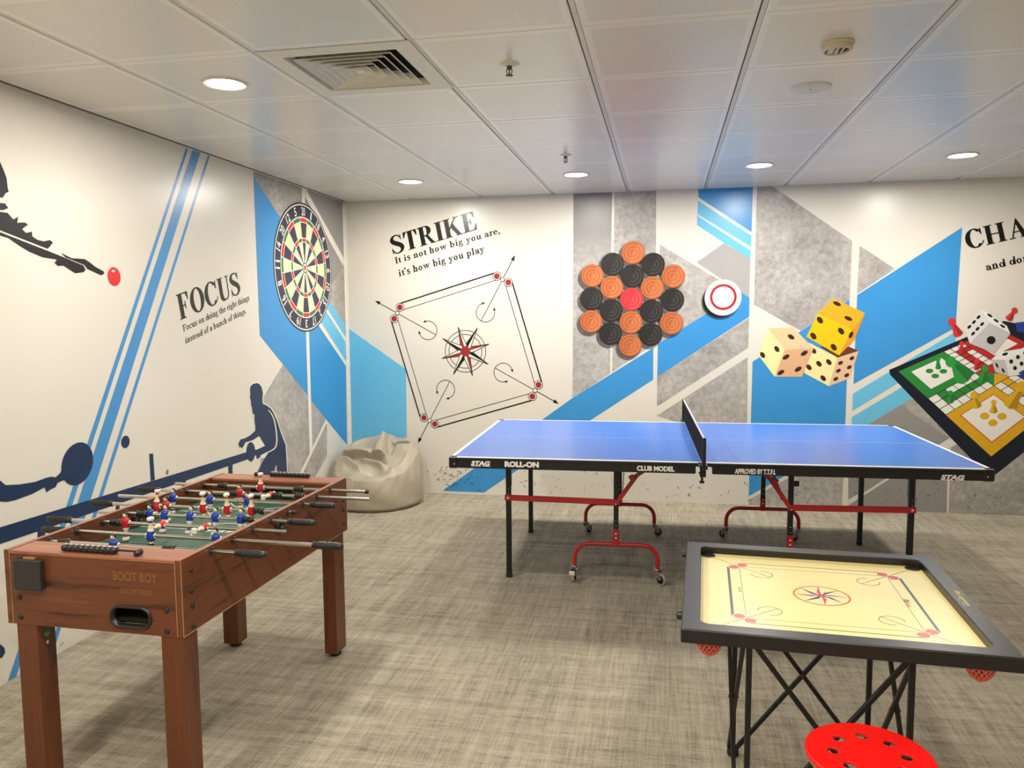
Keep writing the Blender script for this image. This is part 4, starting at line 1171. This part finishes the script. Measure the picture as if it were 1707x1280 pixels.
# near end details
yn = -FL/2
q = G(); q.box((-.214, yn-.011, .733), (.099, .022, .096), 0, .003); q.box((-.216, yn-.004, .783), (.04, .008, .005), 1); q.build('plastic_box', [BMAT, EDGE], ft)
def bolts(pts, axis, s):
    for x, y, z in pts:
        b = G(); R = Matrix(((1, 0, 0), (0, 0, -s), (0, s, 0))) if axis == 'y' else Matrix(((0, 0, s), (0, 1, 0), (-s, 0, 0)))
        R = Matrix(((1, 0, 0), (0, 0, s), (0, -s, 0))) if axis == 'y' else R
        b.lathe([(.0085, 0), (.0085, .002), (.006, .0045), (.003, .005), (.0026, .003), (.0001, .003)], (0, 0, 0), 0, 14, R)
        b.build('bolt', BPL, ft, (x, y, z))
bolts([(-.265, yn, .652), (-.265, yn, .587), (.259, yn, .646), (.258, yn, .581)], 'y', -1)
bolts([(FW/2, -.554, z) for z in (.758, .693, .646, .581)]+[(FW/2, .571, z) for z in (.708, .664, .602)], 'x', 1)
GOLD = plain('gold_lettering', 0x8A6A26, .45)
w = G()
for txt, x0, x1, z0, z1 in (('BOOT BOY', .08, .231, .730, .758), ('SOCCER TABLES', .10, .212, .690, .706)):
    for pl in sans_text(txt, -.004): w.add([(x0+(x1-x0)*px, yn-.0006, z0+(z1-z0)*pz) for px, pz in pl], [tuple(range(len(pl)))], 0)
w.build('lettering', GOLD, ft)
for sx in (-1, 1):
    for sy in (-1, 1):
        a0_, a1_, b0_, b1_ = {(-1, -1): (-.285, -.210, -.604, -.530), (1, -1): (.234, .309, -.604, -.530), (1, 1): (.236, .296, .500, .597), (-1, 1): (-.275, -.200, .512, .590)}[(sx, sy)]
        q = G(); q.box((0, 0, .30), (a1_-a0_, b1_-b0_, .56), 0, .0015)
        lg = q.build('leg', WZ, ft, ((a0_+a1_)/2, (b0_+b1_)/2, 0))
        q = G(); q.lathe([(.0001, 0), (.024, 0), (.026, .004), (.026, .010), (.010, .014), (.010, .024)], n=20); q.build('foot_glide', RUB, lg)
        if sx < 0 and sy < 0:
            st = G(); Rx = Matrix(((0, 0, 1), (0, 1, 0), (-1, 0, 0)))
            st.lathe([(.0001, .0008), (.011, .0008), (.011, 0)], (.0376, .002, .522), 0, 20, Rx); st.build('sticker', plain('sticker_green', 0x3C9A48, .4), lg)
            st = G(); st.lathe([(.0001, .0008), (.006, .0008), (.006, 0)], (.0376, .002, .492), 0, 16, Rx); st.build('screw_cap', plain('sticker_cream', 0xE0CFAE, .5), lg)

# rods, grips, bumpers and players
SKIN = plain('player_cream', 0xE8D3A4, .4); PWH = plain('player_white', 0xE9E3D2, .4); PRED = plain('player_red', 0xC41A26, .3); PBLU = plain('player_blue', 0x1C3F9E, .3); HAIR = plain('player_hair', 0x16130F, .35)
def player_mesh(jersey, hair):
    q = G(); q.T = Matrix.Scale(1.1, 4)
    q.box((0, -.002, -.0525), (.017, .020, .012), 1, .003)
    def seg(prof, mi):
        q.lathe(prof, (0, 0, 0), mi, 14, sy=.82)
    seg([(.0062, -.0475), (.0062, -.041)], 2)
    seg([(.0058, -.041), (.0050, -.036), (.0066, -.028), (.0080, -.021)], 0)
    seg([(.0088, -.023), (.0105, -.018), (.0108, -.012)], 1)
    seg([(.0112, -.0145), (.0130, -.006), (.0148, .004), (.0148, .011), (.0110, .0165), (.0045, .019)], 2)
    seg([(.0042, .018), (.0042, .022)], 0)
    for s in (-1, 1):
        q.ball((s*.0158, .001, .001), (.0046, .0058, .0092), 1, 10, 8)
    q.ball((0, 0, .0275), (.0076, .0080, .0090), 0, 14, 10)
    q.ball((0, .0012, .0288), (.0082, .0084, .0090), 3, 14, 8, -.15 if not hair else -.55, 1.0)
    q.box((0, -.0078, .0265), (.002, .003, .003), 0, .0008)
    return q
def make_player(jersey, lbl, hair):
    return lab(player_mesh(jersey, hair).build('player', [SKIN, PWH, jersey, HAIR]), lbl)
base_red = make_player(PRED, 'red-shirted player figure', False); base_blue = make_player(PBLU, 'blue-shirted player figure', True)
Rx = Matrix(((0, 0, 1), (0, 1, 0), (-1, 0, 0)))
def grip():
    q = G(); q.T = Matrix.Scale(.88, 4); prof = [(.0001, -.052), (.0105, -.051), (.0125, -.047), (.0118, -.038)]
    for k in range(7):
        z = -.034+.012*k; prof += [(.0130, z), (.0130, z+.007), (.0116, z+.009)]
    prof += [(.0125, .052), (.0105, .058), (.0001, .060)]
    q.lathe(prof, (0, 0, 0), 0, 20, Rx)
    q.lathe([(.0075, -.062), (.0135, -.060), (.0135, -.052), (.0075, -.050)], (0, 0, 0), 0, 20, Rx)
    for k in range(10):
        a = 2*PI*k/10; q.box((0, .0126*cos(a), .0126*sin(a)), (.082, .0032, .0032), 0, .001, Matrix.Rotation(a, 3, 'X'))
    return q.build('grip', BPL)
def bumper():
    q = G(); q.lathe([(.0074, -.022), (.0105, -.021), (.0115, -.010), (.0105, .004), (.0140, .006), (.0140, .018), (.0100, .021), (.0074, .022)], (0, 0, 0), 0, 18, Rx); return q.build('bumper', BPL)
base_grip, base_bump = grip(), bumper()
UPR, INV, LIE = 0.0, PI, -PI/2
B_ = base_blue; R_ = base_red
SPEC = [  # (left end, right end, grips (x, side), bumpers, players (x, angle))
    (-.36, .47, [(.452, 1)], [-.235, .160], B_, [(-.046, .08)]),
    (-.43, .66, [(.655, 1), (-.388, -1)], [], B_, [(-.002, INV), (.248, .1)]),
    (-.50, .442, [(-.482, -1)], [-.240], R_, [(-.201, UPR), (-.053, LIE), (.120, LIE)]),
    (-.416, .43, [(.434, 1)], [-.225, .222], B_, [(-.193, .05), (-.130, -.25), (-.022, -.25), (.083, -.15), (.188, -.2)]),
    (-.53, .338, [(-.512, -1)], [-.292+.012, .190], R_, [(-.258, INV-.15), (-.214, .1), (-.05, INV+.05), (.055, INV+.08), (.159, INV+.08)]),
    (-.53, .40, [(.396, 1)], [], B_, [(-.274, -.1), (-.102, 0), (.068, .1)]),
    (-.50, .543, [(-.482, -1)], [-.070, .132, .234], R_, [(-.044, .05), (.098, LIE)]),
    (-.438, .479, [], [-.202, .165], R_, [(-.018, INV)]),
]
first = {id(base_grip): 1, id(base_bump): 1, id(base_red): 1, id(base_blue): 1}
def use(o, parent, loc, rot):
    if first.pop(id(o), None):
        o.parent = parent; o.location = loc; o.rotation_euler = rot; return o
    return copy_child(o, parent, loc, rot)
for b, (xa, xb, grips, bumps, base, men) in zip(RODS, SPEC):
    q = G(); q.tube([(xa, 0, 0), (xb, 0, 0)], .0072, n=16)
    rod = q.build('rod', STEEL, ft, (0, b, RZ))
    for x, s in grips: use(base_grip, rod, (x, 0, 0), (0, 0, 0 if s > 0 else PI))
    for x in bumps: use(base_bump, rod, (x, 0, 0), (0, 0, 0))
    for x, a in men: use(base, rod, (x, 0, 0), (a, 0, 0))
    for s in (-1, 1):
        c = G(); c.lathe([(.0078, -.012), (.0145, -.012), (.0150, -.0095), (.0150, .0095), (.0145, .012), (.0078, .012)], (0, 0, 0), 0, 18, Rx)
        c.build('bushing', BPL, ft, (s*(FW/2-.009), b, RZ))
    if xb in (.338, .479):
        c = G(); c.lathe([(.0001, .006), (.0085, .006), (.009, .004), (.009, -.006), (.0072, -.007)], (xb, 0, 0), 0, 14, Rx); c.build('end_cap', BPL, rod)

# ------------------------------------------------------------------ carrom stand, board and stool
st = thing('carrom_stand', 'black folding cross-braced stand under the carrom board', 'stand', (0, 0, 0))
SX0, SX1, SY0, SY1, SZ = .247, .682, 2.25, 2.685, .628
TUBEB = plain('stand_black', 0x161514, .4)
for x in (SX0, SX1):
    for y in (SY0, SY1):
        q = G(); q.box((0, 0, SZ/2+.01), (.016, .016, SZ-.02), 0, .002); lg = q.build('leg', TUBEB, st, (x, y, 0))
        q = G(); q.lathe([(.0001, 0), (.018, 0), (.021, .008), (.019, .022), (.012, .028)], n=18); q.build('foot_cap', plain('foot_gloss', 0x2A2828, .15, .5), lg)
        q = G(); q.box((0, 0, SZ-.012), (.030, .030, .022), 0, .004); q.build('top_bracket', TUBEB, lg)
def xbrace(a, b, o):
    q = G(); z0, z1 = .03, SZ-.02
    ux, uy = o
    q.beam((a[0]+ux*.014, a[1]+uy*.014, z1), (b[0]+ux*.014, b[1]+uy*.014, z0), .013, .014, 0, .002)
    q.build('brace', TUBEB, st)
    q = G(); q.beam((a[0]+ux*.028, a[1]+uy*.028, z0), (b[0]+ux*.028, b[1]+uy*.028, z1), .013, .014, 0, .002)
    q.build('brace', TUBEB, st)
    q = G(); c = ((a[0]+b[0])/2+ux*.021, (a[1]+b[1])/2+uy*.021, (z0+z1)/2)
    q.tube([(c[0]-ux*.016, c[1]-uy*.016, c[2]), (c[0]+ux*.016, c[1]+uy*.016, c[2])], .005, n=10); q.build('pivot_rivet', plain('rivet_red', 0x8A2A26, .4, .3), st)
xbrace((SX0, SY0), (SX1, SY0), (0, -1)); xbrace((SX0, SY1), (SX1, SY1), (0, -1))
xbrace((SX0, SY0), (SX0, SY1), (-1, 0)); xbrace((SX1, SY0), (SX1, SY1), (1, 0))

cb = thing('carrom_board', 'square cream carrom board with a wide charcoal frame on the folding stand', 'board game', (.493, 2.527, .63), math.radians(-2.7))
CH, CI, CT = .4225, .3705, .040
FRM = plain('charcoal_frame', 0x1C1917, .36, vary=.1, scale=60)
q = G()
def rsq(h, r, n=6):
    out = []
    for cx, cy, a0 in ((h-r, h-r, 0), (-h+r, h-r, PI/2), (-h+r, -h+r, PI), (h-r, -h+r, 1.5*PI)):
        out += [(cx+r*cos(a0+PI/2*i/n), cy+r*sin(a0+PI/2*i/n)) for i in range(n+1)]
    return out
n = len(rsq(1, .1))
loops = [(rsq(CH, .006), 0), (rsq(CH, .006), CT-.004), (rsq(CH-.003, .005), CT), (rsq(CI+.002, .030), CT), (rsq(CI, .030), CT-.003), (rsq(CI, .030), .012)]
vs = [(x, y, z) for l, z in loops for x, y in l]
q.add(vs, [(a*n+i, a*n+(i+1) % n, (a+1)*n+(i+1) % n, (a+1)*n+i) for a in range(len(loops)-1) for i in range(n)], 0)
fr = q.build('frame', FRM, cb)
SURF = plain('carrom_ply', 0xF9E7A2, .22, vary=.03, scale=5, spec=.5); CR = plain('carrom_red', 0xD24A46, .3); CK = plain('carrom_black', 0x2B2D3A, .3); CW = plain('carrom_white', 0xF4EFD8, .3); PKT = plain('pocket_dark', 0x160B08, .8)
q = G(); ZS = .014
q.box((0, 0, .007), (2*CI+.01, 2*CI+.01, .0139))
def cpoly(pts, m, l): q.add([(x, y, ZS+.0002*l) for x, y in pts], [tuple(range(len(pts)))], m)
def cline(a, b, w, m, l):
    dx, dy = b[0]-a[0], b[1]-a[1]; L = math.hypot(dx, dy); nx, ny = -dy/L*w/2, dx/L*w/2
    cpoly([(a[0]+nx, a[1]+ny), (b[0]+nx, b[1]+ny), (b[0]-nx, b[1]-ny), (a[0]-nx, a[1]-ny)], m, l)
def carc(c, r0, r1, m, l, a0=0, a1=360, k=48):
    a0, a1 = math.radians(a0), math.radians(a1); vs = []
    for i in range(k+1):
        a = a0+(a1-a0)*i/k; vs += [(c[0]+r*cos(a), c[1]+r*sin(a), ZS+.0002*l) for r in (r0, r1)]
    q.add(vs, [(2*i, 2*i+1, 2*i+3, 2*i+2) for i in range(k)], m)
for k in range(4):
    a = k*PI/2
    def r4(x, y): return (cos(a)*x-sin(a)*y, sin(a)*x+cos(a)*y)
    thick = .005 if k in (0, 2) else .0085
    cline(r4(-.229, .2775), r4(.229, .2775), thick if k in (1, 3) else .004, 2, 1); cline(r4(-.229, .2395), r4(.229, .2395), .0016, 2, 1)
    for s in (-1, 1):
        c = r4(s*.229, .2585); cpoly(circ(*c, .0195, 28), 0, 2); carc(c, .0185, .0195, 3, 3); cpoly(circ(*c, .0170, 28), 1, 3)
    c = r4(.245, .245); cpoly(circ(*c, .006, 16), 0, 4); carc(c, .0052, .0062, 2, 5)
    cline(r4(.33, .33), r4(.145, .145), .0016, 2, 3); c = r4(.168, .168); b = 45+90*k
    carc(c, .0335, .0352, 2, 4, b+38, b+322)
    cpoly(circ(*r4(CI-.026, CI-.026), .0235, 30), 4, 6); carc(r4(CI-.026, CI-.026), .0225, .0255, 5, 7)
carc((0, 0), .080, .0855, 1, 1, k=72)
for k in range(8):
    a = PI/4*k; red = k % 2 == 0; tip = (.079*cos(a), .079*sin(a))
    for s, m in ((1, 1 if red else 2), (-1, 3)):
        bb = a+s*.42; o_ = (.028*cos(bb), .028*sin(bb)); cpoly([(0, 0), tip, o_] if s > 0 else [(0, 0), o_, tip], m, 2)
    cline((0, 0), tip, .0012, 2, 3)
cpoly(circ(0, 0, .014, 24), 1, 4)
def vword(txt, x0, y0, L_, hgt, m, bold=0.0, sh=.2, up=1):
    """lettering that reads along the board's side edge"""
    for pl in sans_text(txt, bold, sh): q.add([(x0+hgt*py*up, y0-L_*px*up, ZS+.0006) for px, py in pl], [tuple(range(len(pl)))], m)
vword('Arul', .240, .025, .030, .020, 2, .01, .3); vword('carrom', .240, -.008, .035, .008, 1)
vword('26 X 26', -.243, .02, .04, -.010, 2, 0, 0)
q.build('playing_surface', [SURF, CR, CK, CW, PKT, plain('pocket_rim', 0x4A2A18, .4)], cb)
w = G()
def fword(txt, x0, y0, L_, hgt, m, bold=0.0, sh=.25):
    for pl in sans_text(txt, bold, sh): w.add([(x0+hgt*py, y0-L_*px, CT+.0004) for px, py in pl], [tuple(range(len(pl)))], m)
fword('Arul', .392, .062, .040, .017, 0, .02, .3); fword('carrom', .391, .014, .080, .011, 0, .02); fword('indoor', .383, -.005, .03, .004, 1); fword('games', .383, -.042, .03, .004, 1)
w.build('lettering', [plain('lettering_yellow', 0xE2C23A, .4), LETW], fr)
for y in (.329, -.272):
    k_ = G(); k_.lathe([(.0001, .016), (.011, .016), (.013, .012), (.013, 0)], (-CH, y, .018), 0, 18, Matrix(((0, 0, -1), (0, 1, 0), (1, 0, 0)))); k_.build('side_knob', BPL, fr)
NET = plain('pocket_net_coral', 0xF0786A, .7); NETO = plain('pocket_net_orange', 0xF2A23A, .7)
def pocket_net():
    q = G()
    prof = [(.036, -.002), (.036, -.016), (.033, -.030), (.027, -.043), (.018, -.053), (.006, -.058)]
    N = 16
    for h in (0, 1):
        for k in range(N):
            pts = []
            for i in range(25):
                t_ = i/24; f = t_*(len(prof)-1); j = min(int(f), len(prof)-2); u = f-j
                r = prof[j][0]*(1-u)+prof[j+1][0]*u; z = prof[j][1]*(1-u)+prof[j+1][1]*u
                a = 2*PI*k/N+(1 if h else -1)*t_*1.25; pts.append((r*cos(a), r*sin(a), z))
            q.tube(pts, .0026, 0, 5, False)
    q.lathe([(.033, .0), (.038, .0), (.039, -.006), (.034, -.007)], n=24, mi=1, close=True); q.ball((0, 0, -.057), .009, 1, 10, 6)
    return q
o = pocket_net().build('pocket_net', [NET, NETO], cb, (-.345, -.345, -.001)); lab(o, 'coral and orange net under the pocket')
for x, y in ((.345, -.345), (-.345, .345), (.345, .345)): copy_child(o, cb, (x, y, -.001))

sl = thing('stool', 'round red stool with a ring of holes in front of the carrom stand', 'stool', (.506, 1.963, 0))
q = G(); hr = [circ(.085*cos(math.radians(135-47*k*45/47)), .085*sin(math.radians(135-45*k)), .0145, 20) for k in range(8)]
M = Matrix.Translation((0, 0, .4445))
q.prism(circ(0, 0, .1465, 72), hr, M, .005, 0)
q.lathe([(.1465, .4495), (.150, .4475), (.151, .443), (.150, .438), (.147, .435)], n=72, mi=0)
for c in hr:
    cx_, cy_ = sum(a for a, b in c)/20, sum(b for a, b in c)/20
    q.lathe([(.0145, .4494), (.0152, .4503), (.0168, .4500), (.0178, .4496)], (cx_, cy_, 0), 1, 20)
SRED = plain('stool_red', 0xF0060A, .42, spec=.4)
q.build('seat', [SRED, plain('stool_red_rim', 0xD8181A, .4)], sl)
q = G(); q.lathe([(.125, .426), (.145, .426), (.1465, .436), (.125, .4445)], n=56, close=True); q.build('seat_underside', plain('stool_beige', 0xB79A72, .6), sl)
for k in range(4):
    a = math.radians(45+90*k+12)
    q = G(); q.tube([(.112*cos(a), .112*sin(a), .444), (.118*cos(a), .118*sin(a), .40), (.185*cos(a), .185*sin(a), .012)], .011, n=12); lg = q.build('leg', TUBEB, sl)
    q = G(); q.lathe([(.0001, 0), (.014, 0), (.014, .026), (.011, .028)], (.1865*cos(a), .1865*sin(a), 0), n=14); q.build('foot_cap', RUB, lg)
q = G(); pts = [(.152*cos(2*PI*i/40), .152*sin(2*PI*i/40), .20) for i in range(41)]; q.tube(pts, .007, n=8, cap=False); q.build('foot_ring', TUBEB, sl)

# ------------------------------------------------------------------ bean bag
def bean_bag():
    q = G(); NT, NR = 220, 96
    def sm(a, b, x):
        t = max(0, min(1, (x-a)/(b-a))); return t*t*(3-2*t)
    def ga(x, y, cx, cy, sx, sy, rot=0.0):
        dx, dy = x-cx, y-cy; u = dx*cos(rot)+dy*sin(rot); v = -dx*sin(rot)+dy*cos(rot)
        return math.exp(-(u*u/(sx*sx)+v*v/(sy*sy)))
    def flap(x, y):                                                   # gathered flap hanging from the peak
        t = max(0, min(1, (.22-y)/.25)); d = x-(.012+.028*t); w = .020+.036*t
        return math.exp(-(d/w)**4)*sm(-.045, -.020, y)*(1-sm(.18, .25, y))
    def lap(x, y):                                                    # long fold lying over the left half
        c = -.030-.12*(x+.15)+.25*(x+.15)**2
        return sm(c-.010, c+.012, y)*(1-sm(c+.02, c+.12, y))*sm(-.31, -.25, x)*(1-sm(-.05, .01, x)), c
    def curl(x, y):                                                   # curling fold in the seat
        c = -.105-.25*x-1.2*(x-.02)**2
        return math.exp(-((y-c)/.024)**2)*sm(-.11, -.05, x)*(1-sm(.09, .16, x)), c
    def top(x, y):
        u = max(0, min(1, (y+.30)/.50)); u = .55*u+.45*u*u*(3-2*u)
        h = .262+.232*u*(1-1.3*x*x)
        h += .03*ga(x, y, -.01, .23, .09, .08)+.035*ga(x, y, .24, .10, .09, .12)
        h -= .030*ga(x, y, -.12, .09, .08, .05)+.03*ga(x, y, -.27, -.13, .05, .05)
        h -= .045*ga(x, y, .09, -.215, .09, .045, .2)
        h += .028*ga(x, y, .21, -.19, .05, .04, .6)
        h += .060*flap(x, y)
        h -= .050*ga(x, y, .055, -.060, .035, .020)
        h -= .030*math.exp(-((x-.112)/.020)**2)*sm(-.04, .02, y)*(1-sm(.12, .2, y))
        f, c = lap(x, y); h += .050*f
        h -= .036*math.exp(-((y-c+.026)/.016)**2)*sm(-.30, -.24, x)*(1-sm(-.04, .02, x))
        l = -.055-.72*(x+.25)
        h += .034*math.exp(-((y-l)/.026)**2)*sm(-.29, -.24, x)*(1-sm(-.10, -.02, x))
        f, c = curl(x, y); h += .036*f
        h -= .030*math.exp(-((y-c-.042)/.018)**2)*sm(-.06, .0, x)*(1-sm(.09, .15, x))
        h -= .034*math.exp(-((y-.135)/.018)**2)*sm(.05, .11, x)*(1-sm(.23, .28, x))
        h += .004*sin(31*x+9*y+2*sin(14*y))+.003*sin(23*y-17*x)
        return h
    rows = []
    for j in range(NR+1):
        row = []
        for i in range(NT):
            a = 2*PI*i/NT; R0 = .368+.008*sin(2*a+.6)+.005*sin(5*a)
            e = (R0*.9*cos(a), R0*.9*sin(a)); zr = top(*e)*.95
            if j <= 30:
                t = j/30; z = zr*t
                bul = 1-.10*t**3.2+.012*sin(PI*t)
                r = R0*bul*(.955+.045*sm(0, .10, t)); wr = .005*sin(7*a+5*t)*sm(.05, .4, t)*(1-t*.4)+.003*sin(19*a-9*t)*sm(.3, .9, t)
                r += wr
                for sa in (-1.75, -.72, .6, 1.8, 2.9):     # vertical seams
                    d = (a-sa+PI) % (2*PI)-PI; r -= .005*math.exp(-(d/.014)**2)
                row.append((r*cos(a), r*sin(a), z+.002))
            else:
                t = (j-30)/(NR-30); rr = R0*.9*(1-t)
                x, y = rr*cos(a), rr*sin(a)
                k = sm(0, .22, t)
                z = zr*(1-k)+top(x, y)*k+.014*sin(PI*min(1, t/.25))
                y2 = y-.050*flap(x, y)-.036*lap(x, y)[0]-.022*curl(x, y)[0]-.024*sm(.140, .165, y)*(1-sm(.17, .25, y))*sm(.05, .11, x)*(1-sm(.23, .28, x))
                row.append((x, y2, z+.002))
        rows.append(row)
    vs = [p for r in rows for p in r]
    fs = [(j*NT+i, j*NT+(i+1) % NT, (j+1)*NT+(i+1) % NT, (j+1)*NT+i) for j in range(NR) for i in range(NT)]
    q.add(vs, fs, 0, True); q.add(rows[0], [tuple(range(NT))[::-1]], 0)
    return q
LEATH = plain('bean_bag_leatherette', 0xA89E8A, .42, vary=.05, scale=14, spec=.45, bump_s=.04)
bb = thing('bean_bag', 'grey leatherette bean bag slumped in the room corner', 'bean bag', (-2.315, 5.965, 0))
q = bean_bag(); cov = q.build('cover', LEATH, bb); weld(cov)
q = G(); pts = [(.357*cos(2*PI*i/64), .357*sin(2*PI*i/64), .006) for i in range(65)]; q.tube(pts, .005, n=6, cap=False); q.build('piping', plain('piping_brown', 0x4A3F34, .6), bb)
